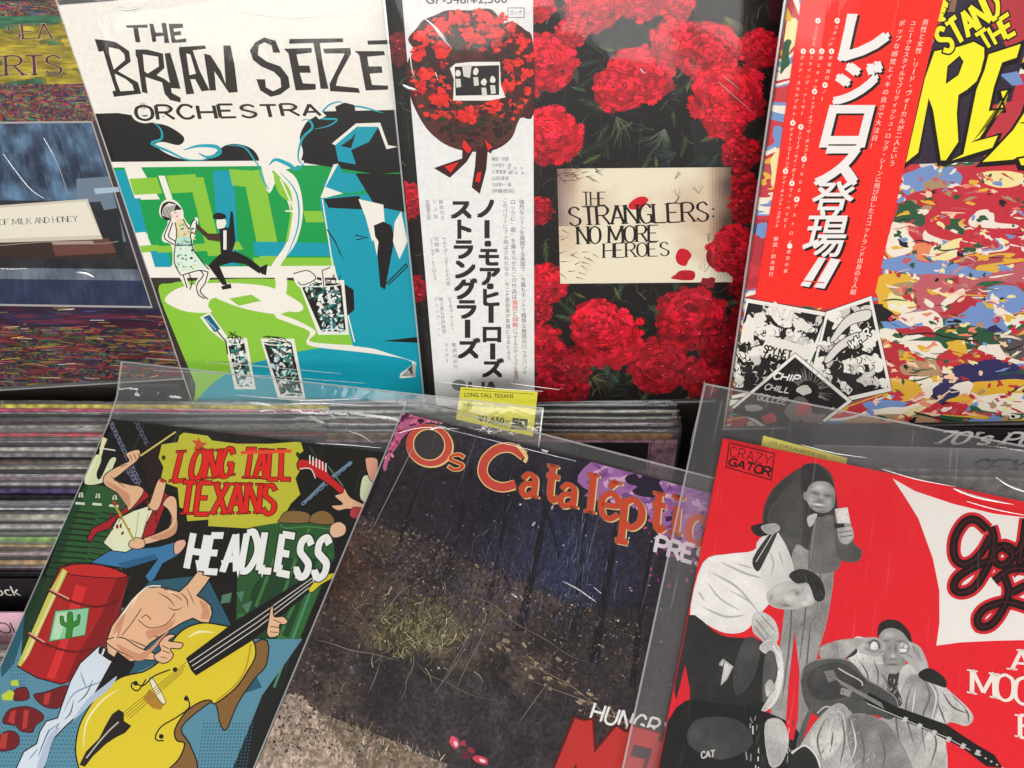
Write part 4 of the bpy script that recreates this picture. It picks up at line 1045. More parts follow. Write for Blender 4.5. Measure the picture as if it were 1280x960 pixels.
# ================================================================== lower row
OL = '#17140f'
def price_tag(sh, q, name, lines, z, lab=None):
    P = [sh.local(*p) for p in pp(q)]; n = len(P)
    V = [(x, y, z) for x, y in P] + [(x, y, z + .0003) for x, y in P]
    Fc = [tuple(range(n))[::-1], tuple(range(n, 2 * n))] + [(i, (i + 1) % n, (i + 1) % n + n, i + n) for i in range(n)]
    o = mesh_obj(name, V, Fc, M_TAG, sh.root)
    A = Art(sh, z + .0003, clip=(-1, 1, -1, 1))
    for kind, txt, qq, c in lines:
        if kind == 't': A.text(txt, qq, c, .012)
        elif kind == 's': A.s(c, qq, txt)
        else: A.p(c, qq)
    A.build('tag_print', o)
    return o
M_TAG = paper_mat('yellow_tag_paper', '#efe84a', .45, .05, 300, .01)

# ---------------- cartoon sleeve: green amplifiers, drummer and double bass
S_TEX.empty('record_sleeve', 'cartoon record sleeve of headless musicians with a yellow double bass, lower left', 'record')
jacket(S_TEX, '#1a1a17')
A = Art(S_TEX, TH)
random.seed(21)
G1 = '#2c5c2e'; G2 = '#1f4426'; G3 = '#3f7a3c'
A.p('#17150f', '141,525 470,560 520,620 420,760 300,800 0,800')
# green amplifier, upper left
A.p(G1, '109,606 165,614 176,660 150,730 60,720 90,640'); A.p(G2, '60,720 90,640 109,606 114,607 80,700 76,722')
for k in range(11): A.s('#15260f', [(97 - k * 3.4, 641 + k * 7), (124 - k * 1.6, 644 + k * 7)], 2.2); A.s('#15260f', [(129 - k * 2, 642 + k * 7.2), (150 - k * 2.5, 645 + k * 7.2)], 1.6)
for x, y in ((104, 621), (125, 622), (146, 624)):
    A.o('#c8d8b4', [(x - 4, y + 3), (x - 2, y - 4), (x + 3, y - 4), (x + 4, y + 3)], OL, .9, 0); A.p('#dfe8cf', [(x - 6, y + 8), (x + 5, y + 9), (x + 5, y + 12), (x - 7, y + 11)]); A.s(OL, [(x, y - 3), (x, y + 3)], 1)
A.o('#e5ecbf', '120,574 126,570 130,577 124,594 128,600 140,576 148,574 146,582 134,604 108,606', OL, 1)
A.p('#efe7b0', '131,548 137,551 133,560 129,575 126,574 128,562'); A.s('#e8e8e0', '127,562 147,565', 1.6)
# chains
for (x0, y0, x1, y1, c) in ((141, 530, 178, 607, '#6c6f8a'), (173, 530, 198, 580, '#54576e'), (160, 586, 178, 612, '#6c6f8a')):
    m = int(math.hypot(x1 - x0, y1 - y0) / 5)
    for i in range(m):
        t = i / m; A.ell(None, x0 + (x1 - x0) * t, y0 + (y1 - y0) * t, 3.6, 2.0, 65 + (25 if i % 2 else -15), n=8, oc=c, ow=1.3)
A.p('#2a1812', '185,560 205,556 206,590 196,610 186,606', 1)
# sign board
A.o('#c9c63a', '204,557 224,554 226,546 232,542 262,546 268,552 300,556 340,556 378,553 382,566 374,572 380,586 372,600 378,620 366,632 350,660 330,664 262,660 262,652 236,654 234,640 226,636 224,612 202,604 206,586 200,574', '#1c1a0c', 1.6, 0)
for k in range(26):
    y = random.uniform(560, 655); x = random.uniform(212, 330); A.s('#a3a22c', [(x, y), (x + random.uniform(15, 45), y + random.uniform(-1, 3))], .8, taper=2)
for x, y in ((207, 574), (374, 570), (369, 640)): A.ell('#3a3a14', x, y, 2.4, 3)
A.p('#d8552a', '250,548 254,555 262,556 256,560 258,568 251,562 244,566 247,558 242,552 249,553')
RDt = '#e8261a'
A.word('LONG', '229,566 296,563 290,598 220,604', RDt, w=.145, serif=.075, outline=('#5a0c0c', .028), gap=.22, bounce=.03, contrast=.1)
A.word('TALL', '310,564 366,564 366,602 304,600', RDt, w=.14, serif=.07, outline=('#5a0c0c', .028), gap=.22, bounce=.03, contrast=.1)
A.word('TEXANS', '232,604 348,608 346,644 226,644', RDt, w=.14, serif=.075, outline=('#5a0c0c', .028), gap=.24, bounce=.02, contrast=.1)
A.p('#f0502a', '303,566 366,564 366,568 303,570')
A.build('sign_lettering')
# right green stacks
A.p(G1, '300,690 320,660 352,655 360,648 418,655 420,700 380,790 320,860 296,840'); A.p(G2, '318,736 345,700 420,700 380,790 330,850 300,820')
for q in ('352,655 352,650 358,642 372,640 388,644 388,655', '390,655 392,645 404,640 416,645 418,657'): A.o('#8a6a3a', q, OL, 1)
A.s('#4f8a4a', '352,657 360,662 388,660 418,664', 1.6, 1)
for q in ('345,700 322,760', '372,700 345,775', '388,716 350,800', '360,664 356,690', '388,662 384,690', '300,770 330,774 352,776', '340,790 360,800 378,798'): A.s('#3f7a3c', q, 4)
for q in ('280,745 292,742 290,754 278,756', '298,742 308,740 304,754', '305,758 318,752 312,768'): A.p('#59806a', q)
A.p('#2f6a34', '400,700 420,690 380,792 360,830 352,826'); A.s('#4f8f6a', '398,720 345,860', 3)
# guitar with hand, right
A.s('#6a86a0', '382,630 408,604 440,580', 3); 
for k in range(9): A.ell(None, 382 + k * 7, 630 - k * 6, 4, 1.8, -40, n=8, oc='#7a94ae', ow=1.1)
A.s('#3a3c38', '388,560 428,620', 2); A.s('#6f8a74', '412,585 432,612', 1.4)
A.o('#cf1f22', '373,582 378,576 392,578 402,576 410,588 414,596 432,612 436,618 430,622 416,610 404,602 394,596 388,588 376,590', OL, 1.3)
for k in range(6): A.s('#f0efe8', [(389 + k * 4, 582 + k * 2), (389 + k * 4, 571 + k * 2)], 1.6)
A.s('#f0d8d0', '376,588 390,588 396,600', 1.4, 1)
A.o('#efb892', '420,622 430,618 432,612 440,624 460,634 464,640 452,640 436,638 424,640 416,634 430,632', OL, 1); A.o('#dbe6bc', '454,600 462,596 466,602 470,630 452,626', OL, 1); A.o('#eba98e', '458,578 462,574 473,576 474,590 476,602 464,602', OL, 1)
A.o('#c23a44', '443,636 462,640 462,652 440,648', OL, .8); A.o('#f0c09c', '416,658 426,654 434,660 432,670 420,674 414,668', OL, 1); A.p('#cfd8a8', '410,674 418,672 412,680')
# drummer
SK = '#f0bf96'; SKD = '#d99a78'
A.o('#3f7fae', '116,705 140,690 200,685 224,678 232,680 228,694 206,706 196,725 190,730 184,722 200,700 160,712 122,706', OL, 1.2, 0)
A.p('#2d6690', '150,706 196,694 200,700 160,712')
A.o('#eef0cc', '150,650 170,640 192,633 200,645 190,660 182,680 160,692 144,690 132,680 140,668', OL, 1.2, 0)
for q in ('176,642 172,672 164,688', '188,645 182,664'): A.s('#b9bc8a', q, 1.2, 1)
A.o('#b11f28', '182,612 190,622 172,636 150,650 140,662 124,668 116,680 112,675 118,662 138,652 160,636 168,624', OL, 1.2, 0); A.o('#b11f28', '204,612 214,622 206,642 196,668 188,680 180,674 186,656 196,636', OL, 1.2, 0)
for k in range(24):
    x, y = random.choice([(random.uniform(184, 212), random.uniform(620, 670)), (random.uniform(124, 176), random.uniform(630, 672))]); A.blob('#7f1418', x, y, 1.6, 2.4, .4, 6)
A.o(SK, '132,600 138,592 156,582 164,578 160,570 166,566 176,564 178,570 174,578 164,586 152,596 146,602 166,608 178,610 182,618 164,640 160,626 146,616 134,608', OL, 1.2); A.s(SKD, '140,604 152,612 164,620', 1, 1)
for k in range(4): A.s(OL, [(160 + k * 5, 572 - k), (163 + k * 5, 578 - k)], .9)
A.s('#d8c86a', '178,572 222,542', 2.2); A.s(OL, '180,573 222,544', .6)
A.o(SK, '190,630 200,602 208,602 210,608 202,636 194,640 186,632', OL, 1.2); A.p('#c2402a', '201,602 205,600 210,604 206,606')
A.o(SK, '206,632 214,622 223,626 224,650 222,668 206,676 184,682 180,676 200,668 214,660 216,646 212,638', OL, 1.2); A.o(SK, '164,680 172,674 182,676 184,684 176,688 166,686', OL, 1); A.s('#d2c04a', '146,632 171,678', 2.6); A.s(OL, '147,634 171,678', .5)
A.blob('#a34a2a', 146, 631, 2.4, 3.5, .1)
A.o('#efb89a', '221,680 232,676 235,682 228,692 221,694', OL, 1)
# floor
A.p('#5c93a8', '0,800 60,790 80,830 120,800 150,760 220,770 320,800 380,800 330,870 290,970 -130,1010 -60,880')
A.p('#2f5d70', '150,770 190,728 260,720 330,860 300,870 200,830 130,860 140,820'); A.p('#2f5d70', '0,790 40,735 50,740 22,830 6,848'); A.p('#1f3a24', '38,735 58,722 92,725 60,800 40,830 30,820')
for j in range(11):
    for i in range(26):
        x, y = 0 + i * 4.6, 905 + j * 5.2
        if x > 52 + j * 0 and x < 60: continue
        if x < 52 or 62 < x < 100: A.ell('#35667c', x + (j % 2) * 2.3, y, 1.1, 1.1, n=5)
    for i in range(9): A.ell('#35667c', 18 + i * 4, 826 + j * 4.4, 1.0, 1.0, n=5) if i * 4 < 26 - j else None
for j in range(22):
    for i in range(16):
        x, y = 258 + i * 4 - j * .6, 905 + j * 4.2
        if x < 350 - (j * 2.2) and y < 980: A.ell('#33607a', x, y, 1.2, 1.1, n=5)
# red barrel
A.o('#b51f1f', '79,710 95,705 120,706 150,712 164,722 150,780 132,815 110,845 80,856 50,848 26,834 40,800 60,750', OL, 1.6, 0)
A.p('#8a1518', '150,722 164,722 150,780 132,815 110,845 84,856 100,820 130,770'); A.p('#e03030', '98,732 112,736 90,800 72,850 62,848 80,800'); A.o('#d02a28', '82,712 96,707 130,708 162,720 150,724 110,722 86,718', OL, 1.2)
A.p('#d6d458', '82,712 88,716 60,776 40,820 30,834 26,832 44,790 64,744'); A.s('#efe9c8', '84,716 60,770 34,826', 2)
for q in ('66,740 90,752 124,760 152,752', '40,794 60,806 96,816 130,810'): A.s('#701216', q, 3, 1); A.s('#e8a08a', [(x, y - 2) for x, y in pp(q)][:2], 2)
A.o('#93d2a6', '73,765 115,761 110,795 65,803', '#3a6a4a', 1, 0); A.p('#bfe8bf', '75,768 90,766 78,800 68,800'); A.o('#3a8a2c', '88,768 94,767 95,778 100,776 101,770 104,771 102,782 95,786 93,798 86,798 87,786 80,782 79,772 83,772 84,778 88,780', '#1c4a18', .8)
# spill puddles
for q in ('12,892 20,886 40,884 56,892 58,900 48,908 44,916 30,914 24,908 8,904', '0,924 14,914 26,918 28,930 18,938 0,938', '46,870 60,866 90,858 80,884 60,884', '22,864 36,860 40,874 22,876'): A.o('#7a1a20', q, OL, 1)
for q in ('18,890 24,888 22,906 14,902', '60,868 68,866 64,882 58,880', '6,918 14,916 12,936 4,936', '34,888 40,888 38,910 32,912'): A.p('#c03a34', q)
A.p('#c8dc3a', '6,870 16,863 22,866 20,876 8,876'); A.p('#c8dc3a', '18,852 26,850 28,858 18,858')
# bass player: jeans, belt, torso
A.o('#dfe8f2', '128,808 140,815 152,826 170,832 158,848 134,870 112,880 104,892 86,908 70,925 58,965 24,962 34,940 50,930 54,915 62,902 76,898 82,880 92,852 104,830', OL, 1.5, 0)
for q in ('84,890 96,868 122,856 140,850', '58,930 66,914 80,904', '112,862 104,840', '40,950 52,936'): A.s('#8ea6c4', q, 2, 1, taper=2)
A.p('#5f90c4', '152,840 166,826 172,832 158,850 140,856')
A.o('#1e1a18', '128,810 134,812 160,824 172,826 170,831 158,833 140,826 127,817', OL, 1, 0); A.o('#7a5a20', '145,825 158,828 158,834 146,832', OL, .8)
for q in ('134,812 131,820', '166,824 165,834'): A.s('#e8eef4', q, 2.2)
A.o(SK, '136,804 143,784 156,766 168,750 177,741 186,736 202,735 215,738 227,741 237,732 248,718 256,713 264,715 268,720 260,732 249,746 258,751 266,758 268,768 264,780 254,779 244,774 232,779 217,788 204,796 191,805 182,814 170,828 152,827 138,817', OL, 1.5, 0)
A.p(SKD, '150,824 176,814 166,826'); A.o(SK, '136,802 156,798 176,810 196,818 202,824 196,826 176,824 150,814', OL, 1.3); 
for q in ('180,762 168,780 156,795', '176,776 190,786 210,782 222,768', '206,736 226,748 230,752', '180,774 186,770 192,776'): A.s('#7a4a34', q, 1.2, 1)
A.s('#fff2e4', '150,780 166,756 186,736 204,734', 1.6, 1); A.ell('#d8421e', 261, 717.5, 7.5, 3.6, 30, oc=OL, ow=1)
A.s('#8a5a3c', '236,736 242,748 246,758', 1.2, 1, taper=2)
# double bass
Yb = '#e6cf30'; Yd = '#b8862c'
A.p('#15120e', '150,815 172,832 140,880 108,900 120,870')
A.o('#8a6434', '330,800 336,830 320,850 300,880 286,912 278,905 272,880 258,884 230,910 240,930 250,958 240,975 180,985 180,900 260,850', OL, 1.5)
A.o(Yb, '177,842 184,840 200,830 214,812 222,798 236,786 256,780 276,782 300,788 318,800 322,820 312,840 296,862 272,880 266,876 254,878 236,890 222,912 224,926 234,930 226,950 206,968 190,980 120,985 100,950 101,916 112,890 130,866 154,848', OL, 1.8, 1)
A.s('#fbf4b8', '108,936 112,904 130,878 152,862', 2.5, 1, taper=2); A.s('#fbf4b8', '238,798 252,791 270,792', 3, 1, taper=2)
A.s('#c79c24', '316,806 310,836 296,858 274,876', 2, 1)
A.p(Yd, '182,874 190,862 210,880 204,888 194,886')
A.o('#f2ead2', '190,850 195,850 210,876 206,880 196,866', OL, .8); 
for k in range(4): A.s('#9a7a20', [(236 - k * 1.5 + 0, 829 + k * 4), (156 + k * 3, 893 + k * 2)], .9)
A.o('#171310', '236,824 300,776 420,703 422,712 320,800 248,845 242,838', OL, 1, 0)
for k in range(3): A.s('#d9d4cc', [(240 + k * 3, 829 + k * 4.6), (322 + k, 774 + k * 6), (404, 716 + k * 4)], 1.1)
A.o('#241c16', '152,888 158,892 158,902 167,908 160,916 148,922 136,930 120,945 110,958 104,956 112,940 128,924 136,908 144,894', OL, 1, 0); A.s('#cfc8ba', '152,903 140,914 126,930 112,948', 1.6, 1)
for pts in ('186,850 176,864 168,860 170,854 182,858 196,846 216,838', '236,870 240,884 226,896 206,908 198,920 200,926 208,926'): A.s(OL, pts, 1.7, 1)
for x, y in ((173, 855), (222, 838), (236, 874), (205, 921)): A.ell(OL, x, y, 3, 3)
# shading on the figures
for q in ('186,790 204,786 222,776 216,786 202,794 190,800' , '252,752 262,758 264,774 254,774 256,764', '146,790 152,776 160,768 156,784 150,800', '168,824 190,812 206,796 214,790 196,812 182,826', '150,806 170,816 190,822 176,824 156,816'): A.p(SKD, q, 1)
for q in ('212,760 222,764 232,760', '200,742 214,750 222,760', '164,800 178,806 192,812', '196,796 204,798', '228,742 236,750 238,760'): A.s('#5c3524', q, 1.3, 1, taper=2)
for q in ('178,742 172,752 168,762', '150,790 146,802', '210,740 224,744'): A.s('#fff0e0', q, 1.4, 1, taper=2)
for q in ('96,876 92,892 84,900', '120,850 112,868 100,880', '66,910 58,930 52,946', '146,836 134,850', '78,904 70,920 60,940'): A.s('#22303f', q, 1.3, 1, taper=2)
A.p('#b9c8dc', '150,846 140,862 118,880 106,892 96,900 112,876 134,858', 1); A.p('#b9c8dc', '80,910 70,926 60,958 50,962 58,936 68,916', 1)
for q in ('140,596 150,604 160,612', '152,586 162,582', '214,640 218,652 212,664', '160,640 150,656', '196,640 190,656 184,668'): A.s('#6a3f2a', q, 1.1, 1, taper=2)
A.p(SKD, '206,676 222,668 224,652 218,662 206,668 190,674', 1); A.p(SKD, '134,604 148,610 164,620 164,636 150,618', 1)
# hands
A.o(SK, '196,820 204,814 202,806 208,798 216,794 222,796 214,802 226,804 232,806 228,812 216,812 220,820 214,828 206,830 198,826', OL, 1.3)
for q in ('206,808 214,812', '206,814 216,818', '204,822 212,824'): A.s(OL, q, .9)
A.o(SK, '338,778 341,760 344,760 345,772 356,772 362,778 358,782 352,782 352,790 350,796 340,798 336,792', OL, 1.3)
for q in ('344,776 354,780', '340,784 352,786', '340,791 350,792'): A.s(OL, q, .9)
A.o(Yb, '388,738 396,728 410,720 420,718 418,724 404,732 392,742', OL, 1)
A.build('cover_art')
HL = '#f6f6f2'
A.word('HEADLESS', '242,668 414,672 410,722 236,712', HL, w=.185, gap=.30, slant=.06, outline=('#15220f', .03), rise=lambda u: .06 * math.sin(u * 9), taper=0)
for x, y in ((250, 716), (262, 712), (282, 716), (300, 722), (330, 722), (352, 722), (372, 724), (394, 728)): A.p(HL, [(x - 3, y - 14), (x + 4, y - 14), (x, y + 2)], 0)
A.build('title_lettering')
film_bag(S_TEX, M_FILM, k=.7, l=.0015, r=.034, t=.045, curl=.36)
glint_folds(S_TEX, [('165,453 300,462 430,474', 1.2), ('200,470 330,476 460,486', .8), ('330,520 345,518 352,524', 3), ('392,526 402,532 410,534', 4), ('415,522 425,530', 3), ('436,518 439,528', 3.5), ('360,512 400,510 470,514', 1.4), ('400,560 440,562 480,566', 1.2), ('440,545 455,550 470,560', 2), ('550,484 620,492 680,496', 1.2), ('300,500 380,506 450,505', 2), ('640,486 700,494', 1)], z=TH + .006)
price_tag(S_TEX, '578,490 673,496 667,551 572,530', 'price_tag', [
    ('t', 'LONG TALL TEXANS', '582,497 643,499 643,504 582,502', '#4a4a30'), ('s', .7, [(580, 493), (668, 499)], '#6a6a30'),
    ('t', 'HEADLESS (2ND)', '582,510 636,512 636,517 582,515', '#4a4a30'), ('t', '¥1,650', '600,525 632,528 631,537 599,534', '#1c1c14'), ('t', '¥1,650', '600.4,525.3 632.4,528.3 631.4,537.3 599.4,534.3', '#1c1c14'), ('t', 'TAX IN', '633,531 642,532 642,535 633,534', '#4a4a30'),
    ('t', 'UNION', '616,534 640,540 639,543 616,537', '#5a5a30'), ('p', 0, '642,528 661,530 659,544 640,542', '#3a3a2c'),
    ('s', .8, [(644, 532), (658, 533.5)], '#c9c54a'), ('s', .8, [(643, 538), (657, 540)], '#c9c54a'), ('s', .7, [(650, 529), (648.5, 542)], '#c9c54a')], TH + .0051)

# ---------------- dark night-scene sleeve
S_CAT.empty('record_sleeve', 'dark night undergrowth record sleeve with red and gold arched lettering, middle of the lower row', 'record')
jacket(S_CAT, '#262026')
A = Art(S_CAT, TH)
random.seed(33)
n1, n2, n3 = noise2(41), noise2(42), noise2(43)
corner = [S_CAT.px(a, b) for a, b in ((-.157, .3145), (.157, .3145), (.157, .0005), (-.157, .0005))]
def inpath(x, y):
    return x > 452 + max(0, y - 885) * 1.1 + 8 * math.sin(y / 9) and y > max(818, 822 + (x - 540) * .42) + 6 * math.sin(x / 11) and x < 800
def region(x, y):
    """rough layout of the printed scene by photo point: returns base colour"""
    n = n1(x / 90, y / 90, 4); m = n2(x / 26, y / 26, 3)
    c = '#272027'
    if y < 600 and x < 660: c = mixc('#3a3436', '#241f24', min(1, max(0, (y - 540) / 60)))
    if x > 620 and y < 640: c = mixc(c, '#28212f', .7)
    if 470 < y < 780 and 560 < x < 850: c = mixc(c, mixc('#1c1822', '#322c44', n * 1.4 - .2), min(1, (x - 560) / 60))
    d = (x - 700) / 60; e = (y - 720) / 110
    if d * d + e * e < 1: c = mixc('#2b3048', c, d * d + e * e)
    # leaf litter everywhere below the bank, except on the dark path
    yl = 650 + (x - 460) * .42
    if y > yl and x < 830:
        c = mixc('#2a2224', '#62524a', max(0, min(1, m * 1.5 - .35)))
        dd = math.hypot((x - 520) / 90, (y - 790) / 40)
        if dd < 1: c = mixc(mixc('#3a3424', '#8a8250', m), c, dd)
        rk = math.exp(-((x - 435) / 38) ** 2 - ((y - 715) / 55) ** 2); c = mixc(c, mixc('#2c1e1a', '#6e4a3a', m), rk * .8)
    if inpath(x, y): c = mixc('#262123', '#453c3e', max(0, min(1, m * 1.4 - .2)))
    if y > 862 + (x - 330) * .40 and x < 560: c = mixc(mixc('#6a5c4c', '#a8947f', m), c, .15)
    if x < 372 + (y - 860) * .8 and y > 868: c = mixc('#8a7868', '#b8a294', m)
    if 800 < x: c = mixc(c, '#2a2226', .7)
    if x > 690 and y > 760 and y < 900: c = mixc('#241e24', '#453a36', m * .8)
    return tuple(q * (.55 + .9 * n3(x / 3.3, y / 3.3, 2)) for q in rgb(c))
def cat_fn(u, v):
    x, y = bil(corner, u, v); return region(x, y)
A.grid_fill(corner, cat_fn, 210, 210)
# pink torn sky patches and bats at the top
A.p('#c2648f', '508,516 530,513 552,518 560,526 530,532 508,545 498,560 488,575 484,590 480,586 486,566 496,545 500,528', 1)
for k in range(40): A.blob(random.choice(['#e08aa8', '#8a2a5a', '#5a1c44', '#d8607a', '#f0a0a8', '#3a1a34']), random.uniform(492, 560) , random.uniform(514, 534), random.uniform(1.5, 6), random.uniform(1, 3), .5, 7, random.uniform(-40, 40))
for k in range(26): t = random.random(); A.blob(random.choice(['#e0708a', '#c04a6a', '#7a2848', '#e89a90']), 498 - 14 * t + random.uniform(-3, 6), 535 + 42 * t, random.uniform(1, 3), random.uniform(1, 3.5), .5, 7)
A.p('#a26aa8', '748,575 790,584 850,594 885,606 880,660 862,690 842,676 820,665 806,640 770,630 722,604', 1)
for k in range(80):
    x = random.uniform(745, 885); y = 582 + (x - 745) * .18 + random.uniform(0, 46)
    A.blob(random.choice(['#b884bc', '#8f5a9c', '#c99ac8', '#7a4a8c', '#d8a8cc', '#a06aa4']), x, y, random.uniform(3, 11), random.uniform(2, 6), .5, 9, random.uniform(-30, 30))
A.p('#241c30', '782,598 794,594 800,600 808,590 824,592 828,600 824,606 832,622 822,624 800,622 790,616 796,610 784,606', 1)
A.p('#f2e6f0', '675,555 680,556 682,562 688,556 691,560 684,568 678,566', 0)
for k in range(50): A.blob(random.choice(['#7a2a6a', '#9a3a88', '#4a1c44', '#c04a90']), random.uniform(805, 880), random.uniform(630, 740), random.uniform(1, 4), random.uniform(1, 3), .5, 6)
# specks, moonlit waterfall of thin strokes
for x0, y0, x1, y1, w_ in ((590, 590, 560, 720, 9), (640, 570, 610, 760, 6), (690, 590, 650, 790, 12), (740, 600, 715, 800, 8), (775, 640, 742, 830, 13), (820, 650, 790, 860, 9), (530, 600, 500, 690, 6), (665, 600, 700, 700, 4), (600, 650, 640, 740, 4)):
    A.s('#16121a', [(x0, y0), ((x0 + x1) / 2 + random.uniform(-4, 4), (y0 + y1) / 2), (x1, y1)], w_, 1, taper=3)
    for q_ in range(16):
        t = random.random(); xx, yy = x0 + (x1 - x0) * t + random.uniform(-w_, w_) * .4, y0 + (y1 - y0) * t
        A.s(random.choice(['#3a3448', '#4c465c', '#2c2636', '#5a5468']), [(xx, yy), (xx - 2, yy + random.uniform(6, 22))], .8, taper=2)
for k in range(420):
    x, y = random.uniform(520, 850), random.uniform(600, 800); a = random.uniform(1.2, 2.3); L = random.uniform(5, 20)
    A.s(jit(random.choice(['#4a4458', '#3a3548', '#5a5068', '#2a2634', '#6a6278']), .2), [(x, y), (x + L * math.cos(a), y + L * math.sin(a))], random.uniform(.4, 1.2), taper=2)
for k in range(90):
    x, y = random.gauss(722, 14), random.gauss(700, 30); A.s(jit(random.choice(['#6a78a0', '#8a94b4', '#4a587e']), .15), [(x, y), (x - random.uniform(1, 4), y + random.uniform(5, 16))], random.uniform(.6, 1.8), taper=2)
for k in range(70):
    x, y = random.gauss(700, 46), random.gauss(700, 50); A.s(jit(random.choice(['#5d6fa0', '#8f9cc4', '#3f4f80', '#4a3f78']), .2), [(x, y), (x - random.uniform(1, 5), y + random.uniform(8, 26))], random.uniform(.5, 1.3), taper=2)
for k in range(520):
    x, y = random.gauss(585, 60), random.gauss(735, 38); a = random.uniform(1.0, 2.6); L = random.uniform(6, 28)
    A.s(jit(random.choice(['#5f5878', '#8a82a0', '#46405a', '#76687e', '#9c94ac', '#8a7a80']), .25), [(x, y), (x + L * math.cos(a), y + L * math.sin(a))], random.uniform(.4, 1.1), taper=2)
for k in range(110):
    x, y = random.uniform(500, 850), random.uniform(600, 880); A.blob(random.choice(['#c8b8d8', '#8a80a8', '#e8dce8', '#6a5f80', '#57486a']), x, y, random.uniform(.4, 1.5), random.uniform(.4, 1.4), .5, 5)
# leaf litter and grass
pal = ['#7a6250', '#94785e', '#544438', '#463a36', '#b09478', '#2a2222', '#1f1a1c', '#6c5850', '#5e5448', '#8a7470', '#a8948c', '#5a4c54', '#4a4048']
for k in range(9000):
    if k % 3: x = random.uniform(330, 560); y = random.uniform(650, 940)
    else: x = random.uniform(460, 800); y = 640 + (x - 460) * .42 + abs(random.gauss(0, 70))
    if y > 965 or y < 650 + (x - 460) * .42 - 12 or x < 425 - (y - 700) * .43: continue
    pth = inpath(x, y)
    if pth and random.random() < .8: continue
    a = random.uniform(-3.1, 3.1); L = random.uniform(1.5, 6.5)
    c = random.choice(pal)
    if random.random() < math.exp(-((x - 435) / 38) ** 2 - ((y - 715) / 55) ** 2): c = random.choice(['#a86a48', '#7a4a38', '#54382e', '#b07c58', '#382624', '#241818'])
    if 470 < x < 620 and 745 < y < 830: c = random.choice(['#857c54', '#a89c6c', '#625a3c', '#443e2a', '#c0b08a', '#28241e'])
    kk = random.uniform(.4, 1.05) * (.5 if pth else 1); c = tuple(q * kk for q in rgb(c))
    if random.random() < .45: A.blob(c, x, y, random.uniform(.8, 2.6), random.uniform(.5, 1.4), .5, 5, random.uniform(0, 180), 0)
    else: A.s(c, [(x, y), (x + L * math.cos(a), y + L * math.sin(a))], random.uniform(.6, 1.5), taper=2)
for k in range(260):
    x, y = random.gauss(532, 34), random.gauss(790, 20); a = random.uniform(-2.8, -.3) if k % 2 else random.uniform(.2, 2.6); L = random.uniform(8, 24)
    A.s(jit(random.choice(['#948a62', '#b5aa80', '#6f6846', '#7c7456']), .3), [(x, y), (x + L * .5 * math.cos(a), y + L * .5 * math.sin(a)), (x + L * math.cos(a + .25), y + L * math.sin(a + .25))], random.uniform(.5, 1.2), 1, taper=1)
for q in ('740,830 680,800 616,760 560,730', '800,930 740,880 690,845 640,830', '570,870 600,800 620,770', '620,878 560,855 520,830', '500,880 510,850 516,830', '650,905 690,850', '545,868 585,800', '398,802 440,812 500,826', '436,850 428,870', '660,852 740,880 760,895', '455,790 500,745 520,730'):
    A.s('#85766a', [(x_ + random.uniform(-3, 3), y_ + random.uniform(-3, 3)) for x_, y_ in catmull(pp(q), False, 2)], random.uniform(.7, 1.4), 1, taper=2)
for k in range(120):
    t = random.random(); x, y = 620 + 190 * t + random.gauss(0, 8), 800 + 125 * t + random.gauss(0, 8); A.blob(random.choice(['#8f7c64', '#6e5c4c', '#a08c72', '#564840', '#3e3432']), x, y, random.uniform(1.5, 5), random.uniform(.8, 2.4), .5, 6, 30)
for k in range(500):
    x = random.uniform(325, 560); y = random.uniform(870, 960)
    if y < 868 + max(0, (x - 345)) * .36: continue
    a = random.uniform(-2.4, -.9); L = random.uniform(3, 13)
    A.s(jit(random.choice(['#a89a80', '#8a7c60', '#c0ae98', '#6e6448', '#8f8a5c', '#5a5040', '#d0b8a4']), .2), [(x, y), (x + L * math.cos(a), y + L * math.sin(a))], random.uniform(.5, 1.8), taper=1)
for k in range(180):
    x, y = random.uniform(460, 760), random.uniform(825, 955); A.s(jit(random.choice(['#4a4246', '#3c3638', '#5a4c4c', '#242022', '#4f4644']), .2), [(x, y), (x + random.uniform(-6, 6), y + random.uniform(-5, 5))], random.uniform(.8, 2.4), taper=2)
for q in ('545,868 585,800 590,792', '500,870 510,850', '480,820 470,850 462,868'): A.s('#8a7c84', q, 1, taper=2)
A.blob('#e8506a', 569, 928, 5, 8, .15, 10, -25); A.blob('#fbd0d8', 571, 930, 2.4, 3.6, .2, 8, -25); A.blob('#d8405a', 602, 950, 10, 4.5, .15, 10, 20); A.blob('#fbd8dc', 604, 951, 4.5, 2, .2, 8, 20); A.blob('#9a2c3c', 590, 938, 4, 4, .4); A.blob('#a83a48', 580, 930, 4, 3, .5); A.blob('#6a2030', 584, 944, 6, 4, .4)
A.build('cover_art')
# title
RDc = '#cf4a2c'; GO = '#f3cf8a'
def tl(t, q, w=.22, serif=.10, ct=.35):
    Q = pp(q); A.word(t, [(x + 1.4, y + 1.2) for x, y in Q], GO, w=w + .05, contrast=ct, serif=serif); A.word(t, Q, RDc, w=w, contrast=ct, serif=serif, outline=(mixc('#7a2a1c', GO, .35), .025))
A.ell(GO, 538.5, 559.5, 30, 27, 20, n=40); A.ell('#cf4f44', 537.5, 558.5, 29, 26, 20, n=40); A.ell(GO, 537.5, 558, 20.5, 19.5, 35, n=36); A.ell('#3f3a3b', 537.5, 558, 19, 18.4, 35, n=36)
A.word('S', '562,570 583,570 580,590 560,588', RDc, w=.26, contrast=.3, outline=(GO, .06))
A.s(GO, '656,572 640,562 622,564 608,576 604,592 612,605 628,611 644,608', 13, 1); A.s('#cf4a3c', '656,572 640,562 622,564 608,576 604,592 612,605 628,611 645,607', 10.5, 1, taper=0)
